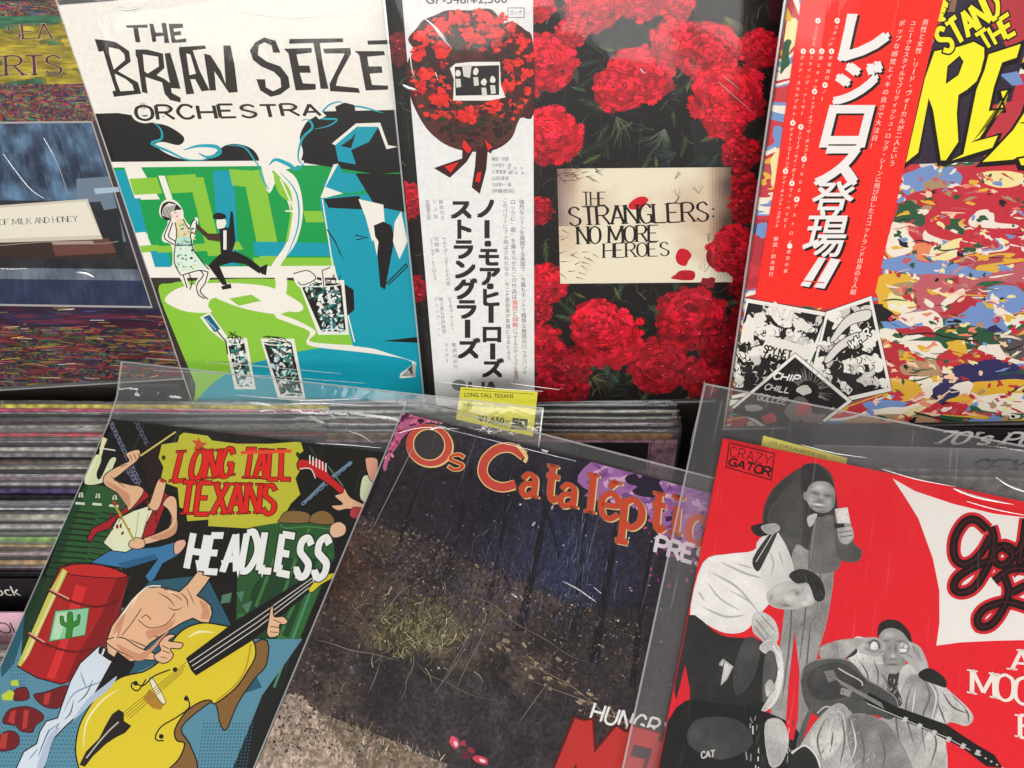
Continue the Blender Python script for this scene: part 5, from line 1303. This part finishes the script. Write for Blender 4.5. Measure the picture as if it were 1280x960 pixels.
A.s(GO, '647,558 658,572 656,580', 4.5, 1)
base = [('a', 650, 620, 22, 29), ('t', 680, 625, 20, 32), ('a', 698, 633, 23, 29), ('l', 728, 641, 18, 42), ('é', 748, 647, 25, 32), ('p', 772, 657, 30, 35), ('t', 812, 662, 20, 34), ('i', 837, 669, 12, 36), ('c', 856, 678, 26, 34), ('o', 886, 688, 28, 34), ('s', 918, 698, 22, 34)]
for ch, x, y, w_, h_ in base:
    h_ = h_ * 1.42 if ch not in 'l' else h_ * 1.1
    q = [(x + 5, y - h_), (x + w_ + 5, y - h_ + w_ * .2), (x + w_, y + w_ * .2), (x, y)]
    tl(ch, q, w=.15 if ch not in 'i' else .15, serif=.07, ct=.2)
A.build('title_lettering')
A.word('PRESENTS', '822,672 952,708 946,730 818,692', '#e8d8e2', w=.24, gap=.14, bounce=.04)
A.word('HUNGRY', '742,878 842,906 836,926 738,898', '#f0ece8', w=.15, gap=.34, slant=.12, bounce=.05)
A.word('MEN', '726,902 870,940 850,1010 700,975', '#c2302c', w=.28, gap=.08, outline=('#5a1414', .04), bounce=.03)
A.build('subtitle_lettering')
film_bag(S_CAT, M_FILM, k=1.9, l=.0015, r=.02, t=.012)
glint_folds(S_CAT, [('704,729 722,738 746,755', 2), ('742,736 752,744', 1.5), ('640,744 648,749', 2.5), ('500,545 530,538 575,540', 1.2), ('540,540 552,537 564,541', 3), ('690,640 692,634', 3), ('666,660 670,655', 3), ('560,540 640,560 720,580', 1), ('520,560 500,600 470,660', .8)])
price_tag(S_CAT, '952,549 1056,577 1050,606 946,578', 'price_tag', [('t', 'OS CATALEPTICOS', '960,555 1030,574 1029,578 959,559', '#7a7630'), ('t', '¥1,980', '990,570 1020,578 1019,584 989,576', '#4a4828')], TH + .0032)

# ---------------- red sleeve with black and white musicians
S_JON.empty('record_sleeve', 'red record sleeve with three black and white musicians and script lettering, lower right', 'record')
jacket(S_JON, '#ea1f2b')
A = Art(S_JON, TH)
random.seed(44)
def gr(v): return (v / 255, v / 255 * .985, v / 255 * .965)
fg = noise2(77)
def gp(v, q, sm=1):
    P = pp(q); xs = [p[0] for p in P]; ys = [p[1] for p in P]
    if (max(xs) - min(xs)) * (max(ys) - min(ys)) > 260: A.shade(gr(v), q, sm, .075 if v < 215 else .02, (random.uniform(-.25, .25) if v < 215 else -.06, random.uniform(-.2, .1) if v < 215 else -.05), 2.3, 17, .05 if v < 215 else .02, fg)
    else: A.p(gr(v), q, sm)
def gs(v, q, w=1.5, t=0): A.s(gr(v), q, w, 1, taper=t)
A.p('#d41a26', '905,548 960,562 955,566 905,553')
A.word('CRAZY', '913,560 964,572 962,584 911,572', '#5a1014', w=.10, gap=.3, contrast=0)
A.word('GATOR', '911,574 963,587 961,598 909,583', '#3a0c10', w=.26, gap=.14, slant=.2)
A.s('#4a0c10', '911,556 967,569 963,602 907,586', 1.4, closed=True)
A.p('#f1ece6', '1114,600 1142,616 1190,632 1240,644 1330,655 1330,800 1240,802 1198,804 1168,808 1172,780 1172,740 1164,700 1146,650 1130,624', 0)
A.build('label_lettering')
# group photo: standing figure
gp(70, '952,655 956,630 968,610 990,592 1012,582 1026,584 1040,600 1044,640 1052,650 1040,700 1034,720 1010,730 975,720 958,700')
gp(58, '1000,588 1016,581 1030,590 1042,612 1046,650 1034,660 1012,655 1004,625'); gp(84, '958,650 975,620 996,604 1002,640 1000,680 975,700')
gp(152, '990,690 1010,690 1040,700 1034,770 1018,830 1008,905 985,930 962,900 975,800')
A.hatch('990,690 1010,690 1040,700 1034,770 1018,830 1008,905 985,930 962,900 975,800', 260, [gr(v) for v in (132, 166, 140, 176)], 9, 1, 1.5)
for q in ('1010,700 1006,760 998,830', '1026,704 1020,760', '990,720 986,800 976,880', '1012,780 1004,860'): gs(104, q, 2.2, 2)
gp(150, '1003,619 1007,617 1009,628 1004,626')
A.tone(160, '1007,618 1012,607 1020,603.5 1034,605 1041,613 1042.5,622 1041,634 1035,641 1025,643 1015,639 1008,630', [(1022, 611, 9, 5, 0, 48), (1012, 627, 4, 6, 0, 30), (1017, 618, 5.5, 1.6, 10, -62), (1032.5, 621, 4.5, 1.8, 5, -66), (1017, 615.5, 5, 1, 5, -30), (1023.5, 627, 3.4, 1.6, 0, -50), (1025, 622, 1.6, 4, 0, 26),
    (1021.5, 632, 7, 1.8, 8, 78), (1021, 629.6, 8, .9, 10, -55), (1022, 635.2, 7, 1, 6, -60), (1041, 629, 4, 11, 0, -38), (1025, 641.5, 7, 2, 0, -45), (1034, 629, 4, 4, 0, 22), (1012, 634, 2.5, 5, 30, -22), (1010, 608, 4, 3, 0, -50), (1038, 608, 4, 3, 0, -40)])
gp(54, '1006,616 1006,606 1012,599 1024,596 1036,601 1042,612 1036,606 1024,603 1014,606 1009,611')
gp(200, '1008,648 1020,644 1016,656 1010,660'); gp(110, '1016,656 1026,648 1042,650 1050,700 1040,716 1010,712'); gp(92, '1040,650 1050,640 1066,680 1076,690 1070,704 1050,702 1044,690'); gs(140, '1018,652 1012,700', 1.6)
gp(214, '1042,638 1058,636 1062,658 1046,660', 0); gp(170, '1046,660 1060,656 1066,672 1058,682 1048,678'); 
for q in ('1044,662 1062,658', '1046,668 1063,665', '1048,673 1063,671'): gs(80, q, 1)
gp(50, '1041,656 1054,656 1054,661 1042,662', 0)
# leaning bassist
gp(238, '878,705 910,694 940,690 960,672 972,668 980,690 990,720 970,745 948,770 930,790 905,792 880,780 862,770')
gp(222, '945,680 970,668 988,700 990,730 962,740 950,716')
for q, w_ in (('890,718 920,735 944,762', 3), ('900,704 930,718 952,724', 3), ('878,760 906,772 930,770', 3), ('884,730 900,750 924,764', 2.4), ('912,740 934,752 948,768', 2), ('920,706 940,712', 2), ('872,740 880,752', 2.4), ('960,690 966,706 962,722', 2.4), ('972,690 978,708', 2)): gs(186, q, w_, 2)
for q in ('896,726 926,742', '884,712 900,716'): gs(246, q, 3, 2)
gp(60, '940,700 962,668 972,664 956,700 946,716'); gs(215, '944,704 966,668', 1)
gp(46, '938,660 960,656 964,668 946,672', 1); gp(180, '950,660 968,656 974,664 960,670')
A.tone(196, '957,744 964,736 974,730 988,727 1004,728 1012,737 1017,750 1014,757 1005,760 990,763 972,762 960,756', [(995, 742, 3.2, 3, 0, -62), (1001, 738, 1.2, 3, 20, -46), (989, 739, 6, 1.2, -20, -36), (975, 757, 12, 5, 10, -34), (982, 757.5, 6, .9, 5, -70), (978, 752, 4, 1, 60, -30), (1004, 755, 4, 3, 0, 30), (1004, 760, 5, 1.2, 0, -90), (962, 748, 2, 4, 10, -46), (980, 763, 24, 1.4, 3, -90),
    (984, 748, 7, 4, 0, 22), (1010, 748, 3.5, 5, 0, 26), (970, 738, 7, 4, -20, 18), (1000, 730, 9, 2, 0, -40)])
gp(50, '985,721 991,715 1004,713 1018,719 1027,730 1030,745 1025,753 1017,751 1013,739 1008,730 996,731 989,727')
for k in range(40):
    a_ = random.uniform(0, 1); x, y = 992 + 32 * a_, 716 + 26 * a_ * a_; gs(random.choice([34, 70, 88, 44]), [(x, y), (x + 4, y + 5), (x + 5, y + 11)], .9, 2)
gp(200, '940,770 952,766 968,778 972,800 960,810 950,800 940,790')
for q in ('944,776 960,796', '950,770 968,790', '942,784 956,802'): gs(110, q, 1)
gp(44, '860,770 900,795 940,800 968,812 975,850 960,885 920,895 850,880 846,840'); gp(70, '930,800 950,806 940,850 920,870 916,840')
A.p('#e02030', '856,832 862,862 860,900 841,892', 0)
gp(210, '948,812 962,800 976,816 978,850 968,880 950,890 966,860 970,830'); gp(88, '955,822 966,816 970,840 962,868 952,876'); gs(235, '965,808 976,830 972,866 960,886', 2)
gp(190, '905,826 916,834 908,850 900,858', 0); gp(230, '900,832 905,824 902,834', 0); gp(28, '845,885 900,880 960,892 1000,920 1010,990 820,990')
gp(66, '870,900 920,900 940,930 900,950 860,930'); gp(180, '955,858 962,850 968,862 958,872')
A.p('#e3202e', '992,790 998,840 996,900 990,926 980,920 984,860', 0)
for k in range(80):
    x, y = random.uniform(930, 990), random.uniform(895, 960); gs(random.choice([20, 40, 150, 205, 60]), [(x, y), (x + random.uniform(-2, 3), y + random.uniform(4, 12))], random.uniform(.8, 2))
A.word('CAT', '876,940 893,938 893,946 876,948', gr(210), w=.2)
gp(190, '955,905 975,900 985,925 975,955 960,955')
# seated guitarist with glasses to the eyes
gp(186, '1060,810 1076,800 1098,800 1110,830 1120,850 1108,870 1080,860 1060,838'); gp(196, '1120,840 1150,830 1180,860 1206,884 1214,898 1205,908 1180,906 1182,960 1170,985 1110,985 1100,900')
gp(168, '1130,850 1160,850 1172,880 1150,930 1130,960 1110,930'); gp(60, '1108,846 1122,838 1120,860 1126,880 1110,884'); gp(214, '1066,800 1078,798 1100,812 1104,830 1080,826'); 
A.hatch('1120,840 1150,830 1180,860 1206,884 1214,898 1205,908 1180,906 1182,960 1170,985 1110,985 1100,900', 300, [gr(v) for v in (158, 176, 208, 186, 168)], 9, 1.1, 1.2, .9)
for q in ('1150,846 1160,870 1150,900 1154,940', '1176,866 1188,884 1206,892', '1170,880 1180,906', '1136,860 1130,890 1140,930', '1188,870 1206,890 1208,902', '1122,870 1118,900 1126,950', '1160,905 1168,930 1160,958'): gs(108, q, 2.4, 2)
for q in ('1156,850 1168,872 1160,905', '1142,862 1138,892', '1192,876 1204,888'): gs(222, q, 2, 2)
A.hatch('1060,810 1076,800 1098,800 1110,830 1120,850 1108,870 1080,860 1060,838', 120, [gr(v) for v in (156, 205, 174)], 8, 1.1, 1.3, .8)
for q in ('1072,826 1082,842 1084,858', '1090,826 1096,844 1094,860', '1100,842 1108,856'): gs(104, q, 2, 2)
A.tone(158, '1097,798 1101,789 1112,786 1123,789 1131,796 1135,804 1134,818 1128,832 1120,842 1112,843 1105,837 1101,825 1098,812', [(1108, 794, 7, 4.5, 0, 34), (1113.5, 820, 3, 2.6, 0, 48), (1117, 811, 1.8, 6, 0, -44), (1109.5, 811, 2.2, 5, 0, -26), (1113, 824.5, 5, 1.1, 0, -44), (1113, 831, 7, 1.2, 0, -66), (1113, 834, 5, 1.3, 0, 16), (1113, 839, 4, 2.4, 0, 22), (1103, 824, 2.6, 7, 0, -26),
    (1128, 826, 4, 6, 20, -26), (1106, 801, 5, 1.3, -8, -40), (1122, 802, 5, 1.3, 8, -34), (1122, 794, 5, 3, 0, 10), (1113, 844, 8, 2, 0, -50)])
gp(40, '1095,797 1097,782 1107,776 1120,777 1129,784 1136,794 1138,808 1132,799 1124,790 1112,786 1102,789')
A.tone(188, '1070,804 1080,798 1096,800 1104,806 1103,816 1096,822 1082,820 1072,815', [(1091, 808, 8.2, 8.2, 0, -75), (1076, 806, 3, 6, 20, 20), (1083, 803, 6, .8, -10, -40), (1081, 812, 4, .8, 30, -50), (1100, 815, 4, 1, -30, -50)])
A.tone(180, '1120,806 1128,802 1138,804 1147,809 1153,819 1158,836 1148,841 1136,832 1126,822 1121,815', [(1127, 810, 6, 6, 0, -30), (1140, 812, 1, 9, -20, -55), (1146, 820, 1, 10, -20, -50), (1134, 820, 5, 1, 30, -45), (1150, 832, 4, 6, 0, 24), (1136, 806, 4, 2, 0, 26)])
for x, y, rx, ry, v_ in ((1091, 808.5, 4.6, 5.4, 242), (1124, 807, 3.2, 2.6, 205), (1130, 809, 2.8, 2.4, 214), (1127, 814, 4.6, 2.2, 240), (1092.5, 811, 1.6, 1.4, 200)): A.blob(gr(v_), x, y, rx, ry, .15, 10)
A.s(gr(70), '1084,806 1090,801 1096,804 1098,812', 1.3, 1); A.s(gr(96), '1121,809 1124,803 1131,804 1134,811 1131,817 1123,818', 1, 1)
gp(38, '1146,842 1160,836 1178,848 1180,860 1166,856 1150,850'); gp(50, '1040,806 1062,804 1070,816 1056,824 1046,818'); gp(170, '1040,803 1078,800 1068,812 1050,826 1030,822')
gp(150, '1022,812 1044,804 1046,824 1032,836')
# semi-acoustic guitar
gp(82, '1000,850 1004,834 1020,826 1046,824 1064,830 1082,850 1100,860 1118,874 1120,890 1110,900 1090,894 1070,900 1050,904 1030,900 1014,892 1004,876'); gp(64, '1008,846 1026,832 1050,830 1070,842 1080,856 1060,870 1030,876 1012,868'); A.s(gr(150), '1000,850 1004,834 1020,826 1046,824 1064,830 1082,850 1100,860 1118,874 1120,890', 1.3, 1)
for q in ('1046,836 1056,842 1074,852 1076,858', '1020,892 1030,884 1042,886'): gs(205, q, 1.6)
gp(120, '1028,840 1040,838 1046,850 1034,854', 0); gp(150, '1050,860 1064,864 1060,872 1048,868', 0)
gp(26, '1078,876 1084,866 1118,884 1180,906 1216,930 1240,944 1250,960 1230,958 1200,935 1160,915 1110,894', 0)
for k in range(6): x = 1128 + k * 18; gp(196, [(x, 896 + k * 8.2), (x + 5, 898 + k * 8.2), (x + 2, 904 + k * 8.2), (x - 3, 902 + k * 8.2)], 0)
A.s(gr(210), '1082,880 1180,922 1210,938', .9); 
for k in range(5): A.ell(gr(190), 1222 + k * 7, 944 + k * 4, 1.6, 1.4, n=6)
A.s(gr(220), '1098,898 1096,914 1084,914 1078,910', 1.6, 1)
# jeans and knee
gp(176, '1000,930 1020,900 1044,880 1060,888 1080,920 1100,960 1100,990 1000,990 990,950'); gp(140, '1056,900 1100,900 1130,940 1140,990 1080,990'); gp(198, '1010,925 1030,895 1050,890 1054,920 1030,950')
A.hatch('1000,930 1020,900 1044,880 1060,888 1080,920 1100,960 1100,990 1000,990 990,950', 260, [gr(v) for v in (140, 162, 200, 186)], 10, 1.1, 1.9, .5)
for q in ('1030,900 1020,925 1026,950', '1050,896 1054,925 1048,955', '1070,905 1078,935 1076,960', '1096,915 1104,940 1100,965', '1040,915 1036,940'): gs(108, q, 2.4, 2)
for q in ('1040,898 1034,920 1040,945', '1062,900 1068,930 1062,950'): gs(220, q, 2, 2)
gp(42, '990,940 1006,932 1022,950 1030,990 985,990'); gs(220, '988,942 1004,932 1018,944 1024,960', 2.5); gp(96, '1004,900 1016,880 1000,930 994,930')
A.hatch('1000,850 1004,834 1020,826 1046,824 1064,830 1082,850 1100,860 1118,874 1120,890 1110,900 1090,894 1070,900 1050,904 1030,900 1014,892 1004,876', 160, [gr(v) for v in (70, 98, 78)], 6, .8, .3, .5)
for k_ in range(4): A.s(gr(176), [(1042 + k_ * 2, 848 + k_ * 2.4), (1100 + k_, 880 + k_ * 2)], .6)
A.build('musicians_photo')
# script lettering
def script(pts, w=7):
    A.s('#d8202c', pts, w + 11, 1)
def script2(pts, w=7):
    A.s('#1c0c0c', pts, w + 3.5, 1)
def script3(pts, w=7): A.s('#f4efe8' , pts, 1.0, 1)
J = ['1232,664 1218,652 1204,654 1192,672 1190,694 1198,706 1212,704 1226,690 1236,672', '1236,660 1240,676 1236,700 1224,724 1212,738 1198,742 1190,736 1196,722 1220,708 1246,700', '1252,684 1242,690 1240,702 1250,708 1262,700 1262,688 1252,684 1266,694 1276,680', '1280,650 1276,680 1272,706 1284,688 1296,690 1296,706',
     '1250,716 1258,740 1250,764 1236,782 1222,784 1220,772 1232,760 1258,754 1290,764', '1240,728 1264,712 1296,716', '1262,742 1290,730 1300,744']
for j in J: script(j)
for j in J: script2(j)
for j in J: A.s('#5a1416', j, 1.2, 1)
A.word('A', '1264,812 1284,814 1284,840 1262,838', '#f5ece0', w=.2, contrast=.45, serif=.14)
A.word('MOONSHINE', '1211,838 1420,868 1410,908 1212,868', '#f5ece0', w=.2, contrast=.45, serif=.12, gap=.08)
A.word('B', '1272,894 1300,898 1300,926 1272,922', '#f5ece0', w=.2, contrast=.45, serif=.14)
A.build('title_lettering')
film_bag(S_JON, M_FILM, k=2.6, l=.020, r=.010, t=.040, b=.02)

glint_folds(S_JON, [('1188,614 1215,624 1262,634', 3), ('1204,630 1240,640 1290,650', 1.6), ('898,833 903,825', 3), ('1100,590 1140,602 1190,612', 1.4), ('1240,600 1260,612 1290,622', 2.5), ('880,480 872,520 862,560', 1.2), ('1000,560 1040,570 1080,576', 1.2)])
# ================================================================== bins of records standing on edge
UPV = np.array([0, math.sin(R(14)), math.cos(R(14))])          # records in the bins lean back
M_RECS = {}
def board(c):
    if c not in M_RECS: M_RECS[c] = plain_mat('sleeve_edge_print', c, .5, .45, 140)
    return M_RECS[c]
def frame(origin, lean=14, rz=0.0):
    m = Matrix.Translation(Vector(origin)) @ Matrix.Rotation(rz, 4, 'Z') @ Matrix.Rotation(R(90 - lean), 4, 'X')
    return m          # local x along the bin, y up the sleeve, z towards the viewer
COLN = {}
def bin_record(top_mid, colour, label, w=.315, h=.315, t=.0034, bag=.007, rz=0., group=None, name='record_sleeve', lean=14, k=0, frame_print=None):
    """top_mid: world point of the middle of the top edge"""
    up = np.array([0, math.sin(R(lean)), math.cos(R(lean))])
    base = np.array(top_mid) - up * h
    o = bpy.data.objects.new(name, None); COL.objects.link(o); o.matrix_world = frame(base, lean, rz); o.empty_display_size = .04
    tag(o, label, 'record', group)
    v, f = box(-w / 2, w / 2, 0, h, 0, t, .0005)
    mesh_obj('jacket', v, f, board(colour), o)
    if bag:
        V = []; Fc = []; N = 46; rs = random.Random(k * 13 + 5)
        ph = rs.uniform(0, 6)
        rows = ((h - .06, 1.25), (h - .001, 1.35), (h + bag * .55, 1.1), (h + bag, .25))
        for fr in (1, -1):
            for (y, s) in rows:
                for i in range(N + 1):
                    x = (-w / 2 - .002) + (w + .004) * i / N
                    wv = .0004 * math.sin(i * .9 + ph) * math.sin(i * .31 + ph * 2)
                    yy = y + (.0004 * math.sin(i * .3 + ph * 3) + .0002 * math.sin(i * 1.7 + ph) if y > h else 0)
                    V.append((x, yy, t / 2 + fr * t / 2 * s + (wv if y > h else 0)))
        for s in range(2):
            for r_ in range(3):
                for i in range(N):
                    a = s * 4 * (N + 1) + r_ * (N + 1) + i; Fc.append((a, a + 1, a + N + 2, a + N + 1))
        mesh_obj('plastic_sleeve', V, Fc, M_CRINKLE, o, smooth=True)
    return o
# sloping top line of the left bin: stays under the sleeves lying on it
nT = nrm(27, 0)
dT = max(nT @ (s.O + s.u * a * s.w + s.v * b * s.h) for s in (S_TEX,) for a in (0, 1) for b in (0, 1)) + .010
def T_at(px, py, d=dT): r = ray(px, py); return CAM_POS + c2w(r * (d / (nT @ r)))
GREY = ['#6a666a', '#8d888c', '#3a3638', '#b5afb0', '#565358', '#a09a98', '#4a4448', '#787078', '#c2bcb8', '#2e2a2e']
LC = [('#d8c95a', 'yellow'), ('#cf2f74', 'magenta'), ('#b8b0b4', 'pale grey'), ('#6e6a6e', 'ash grey'), ('#e4dedc', 'white'), ('#4a3640', 'plum'), ('#9c96a0', 'lilac grey'), ('#c22a38', 'red'), ('#3a363c', 'charcoal'), ('#a9a4a6', 'light grey'), ('#2a272b', 'black'), ('#c8bfae', 'cream'), ('#57525a', 'slate'),
      ('#8f6a74', 'dusty rose'), ('#8f898c', 'pewter'), ('#5d4a78', 'purple'), ('#1f1d22', 'jet black'), ('#d8d3cc', 'off-white'), ('#6a5a52', 'brown'), ('#7f7b80', 'mid grey'), ('#35506a', 'navy'), ('#b8b3a2', 'stone'), ('#8fc45a', 'lime green'), ('#9a4a44', 'brick red'), ('#d8b888', 'tan'), ('#e0b8c4', 'pink'), ('#6a7a4a', 'olive'), ('#c9a070', 'ochre')]
order = [0, 1, 2, 10, 4, 5, 11, 6, 3, 7, 12, 9, 8, 17, 5, 14, 16, 18, 3, 21, 10, 9, 13, 16, 2, 8, 15, 12, 10, 19, 20, 16, 4, 8, 11, 14, 10, 17, 22, 12, 23, 22, 26, 24, 18, 25, 21, 8, 27, 14, 5, 16]
left = [(503 + i * 4.05, LC[q][0], LC[q][1]) for i, q in enumerate(order)]
prev = 'the back wall of the bin'
for i, (py, c, nm) in enumerate(left):
    top = T_at(60, py + 3)
    xr = -.315 + random.uniform(-.006, .006)
    if i in (0, 1): xr -= .0 
    top = np.array([xr, top[1], top[2] + random.uniform(-.0022, .0022)])
    bin_record(top, c, '%s record edge in left bin, %s' % (nm, ('rearmost below the upper row' if i == 0 else 'before the %s one' % prev)),
               rz=random.uniform(-.010, .010), group='records on edge in the left bin', k=i, t=random.choice([.0019, .0024, .0028]), bag=random.choice([0, 0, .002, .0035, .005]))
    prev = nm
# two divider cards near the front of the left bin
M_CARD = plain_mat('black_card', '#242024', .45); M_CARDP = plain_mat('pink_card', '#e6b8c6', .45); M_CARDG = plain_mat('grey_card', '#8a888e', .4)
def divider(top_mid, mat, label, w=.325, h=.32, lean=14, txt=None, tcol='#d8d4cc', rz=0.):
    up = np.array([0, math.sin(R(lean)), math.cos(R(lean))]); base = np.array(top_mid) - up * h
    o = bpy.data.objects.new('divider_card', None); COL.objects.link(o); o.matrix_world = frame(base, lean, rz); tag(o, label, 'divider')
    v, f = box(-w / 2, w / 2, 0, h, 0, .002, .0004); mesh_obj('card', v, f, mat, o)
    if txt:
        s = Sheet.__new__(Sheet); s.w, s.h, s.root = w, h, o; s.local = lambda x, y: (x, y)
        A = Art.__new__(Art); A.eps = EPS; A.sh = s; A.z0 = .002; A.V = []; A.F = []; A.Cc = []; A.clip = (-w / 2, w / 2, 0, h); A.grid = np.zeros((260, 330), dtype=np.int32)
        for t_, q, kw in txt:
            if kw.pop('plain', False): A.text(t_, q, tcol)
            else: A.word(t_, q, tcol, **kw)
        A.build('card_lettering')
    return o
t1 = T_at(60, 722); t2 = T_at(60, 764)
h_ = .32
divider([-.335, t1[1], t1[2]], M_CARD, 'black divider card with small white script in the left bin', h=h_, txt=[('rock', [(-.062, h_ - .007), (-.038, h_ - .007), (-.038, h_ - .017), (-.062, h_ - .017)], dict(plain=True))])
divider([-.330, t2[1], t2[2]], M_CARDP, 'pink divider card with thin black capitals at the front of the left bin', h=h_, tcol='#3a3036', txt=[('SOLO', [(-.064, h_ - .010), (-.022, h_ - .010), (-.022, h_ - .021), (-.064, h_ - .021)], dict(w=.11, gap=.2))])
for i, (py, c, nm) in enumerate([(812, '#b8aa9c', 'stone coloured'), (822, '#8a7f7c', 'taupe'), (832, '#c0b4a4', 'sand coloured'), (843, '#6d6266', 'dim brown'), (855, '#a79a96', 'rose grey')]):
    t = T_at(20, py); bin_record([-.33, t[1], t[2]], c, '%s record edge in front of the pink divider card' % nm, group='records on edge in the left bin', k=70 + i)
# ---- middle bin
dM = nT @ (S_CAT.O + S_CAT.v * .0) + .046
mid = [(500 + i * 4.1, LC[q][0], LC[q][1]) for i, q in enumerate([3, 16, 21, 8, 26, 13, 2, 10, 19, 27])]
prev = ''
for i, (py, c, nm) in enumerate(mid):
    t = T_at(640, py + 4, dM)
    bin_record([-.022 + random.uniform(-.004, .004), t[1], t[2]], c, '%s record edge in middle bin, %s' % (nm, 'rearmost below the carnation sleeve' if i == 0 else 'before the %s one' % prev), group='records on edge in the middle bin', k=100 + i, t=.0024, bag=random.choice([.002, .004]))
    prev = nm
t = T_at(740, 549, dM)
o = bin_record([-.022, t[1], t[2] ], '#c79aa8', 'pink bordered record with a dark picture, front of the middle bin', k=120, bag=0)
h = .315
V = [(-.1575, h - .0008), (.1375, h - .0008), (.1375, h - .034), (-.1575, h - .034)]
def plate(q, z, col, name, par):
    n = len(q); b = [(x, y, z) for x, y in q] + [(x, y, z + .0002) for x, y in q]
    return mesh_obj(name, b, [tuple(range(n, 2 * n))] + [(i, (i + 1) % n, (i + 1) % n + n, i + n) for i in range(n)], plain_mat('print_' + name, col, .4, .1, 90), par)
plate([(-.150, h - .001), (.134, h - .001), (.134, h - .030), (-.150, h - .030)], .0034, '#332a2c', 'dark_picture', o)
plate([(.1352, h - .001), (.1362, h - .001), (.1362, h - .25), (.1352, h - .25)], .0034, '#8f6470', 'border_line', o)
plate([(-.150, h - .0315), (.134, h - .0315), (.134, h - .0325), (-.150, h - .0325)], .0034, '#8f6470', 'border_rule', o)
# ---- right bin: divider cards
def card_at(px, py, z): return CAM_POS + c2w(ray(px, py) * z)
a = card_at(985, 535, .588); w_ = .36
divider([a[0] + w_ / 2, a[1], a[2]], M_CARD, 'black divider card lettered 70\'s PUNK in the right bin', w=w_, h=.33, rz=-.03,
        txt=[("70's PUNK", [(-w_ / 2 + .115, .33 - .0035), (-w_ / 2 + .215, .33 - .003), (-w_ / 2 + .213, .33 - .0145), (-w_ / 2 + .113, .33 - .015)], dict(w=.27, contrast=.35, serif=.12, slant=.25, gap=.18))], tcol='#dcd8d6')
a = card_at(1015, 562, .582)
divider([a[0] + w_ / 2, a[1], a[2]], M_CARDG, 'grey divider card lettered SEX PISTOLS in front of the black one', w=w_, h=.325, rz=-.03,
        txt=[('SEX PISTOLS', [(-w_ / 2 + .122, .325 - .009), (-w_ / 2 + .26, .325 - .0085), (-w_ / 2 + .258, .325 - .022), (-w_ / 2 + .12, .325 - .0225)], dict(w=.25, contrast=.35, serif=.1, slant=.3, gap=.2))], tcol='#16161c')
for i, (px, py, c, nm) in enumerate([(1020, 588, '#8f8d92', 'silvery'), (1020, 597, '#b0aea8', 'pale')]):
    a = card_at(px, py, .578 - i * .003); bin_record([a[0] + .16, a[1], a[2]], c, '%s record on edge in the right bin in front of the grey divider card' % nm, rz=-.03, group='records on edge in the right bin', k=140 + i)
# ---- furniture under and behind
zb = .60
wbox('bin_floor', -.62, .62, -.25, .52, zb - .02, zb)
wbox('bin_front', -.62, .62, -.27, -.25, zb - .02, .80)
wbox('bin_back', -.62, .75, .56, .58, zb - .02, 1.5)
wbox('bin_side', -.64, -.62, -.27, .58, zb - .02, .95); wbox('bin_side', .75, .77, -.27, .58, zb - .02, .95)

for s_, x0, x1 in ((S_LEFT, -.46, -.285), (S_SET, -.28, -.07), (S_STR, -.065, .165), (S_REZ, .17, .62)):
    cs = [s_.M @ Vector((a, 0, 0)) for a in (-.157, .157)]
    wbox('display_ledge', x0, x1, min(c.y for c in cs) + .001, .56, .60, min(c.z for c in cs) - .001)
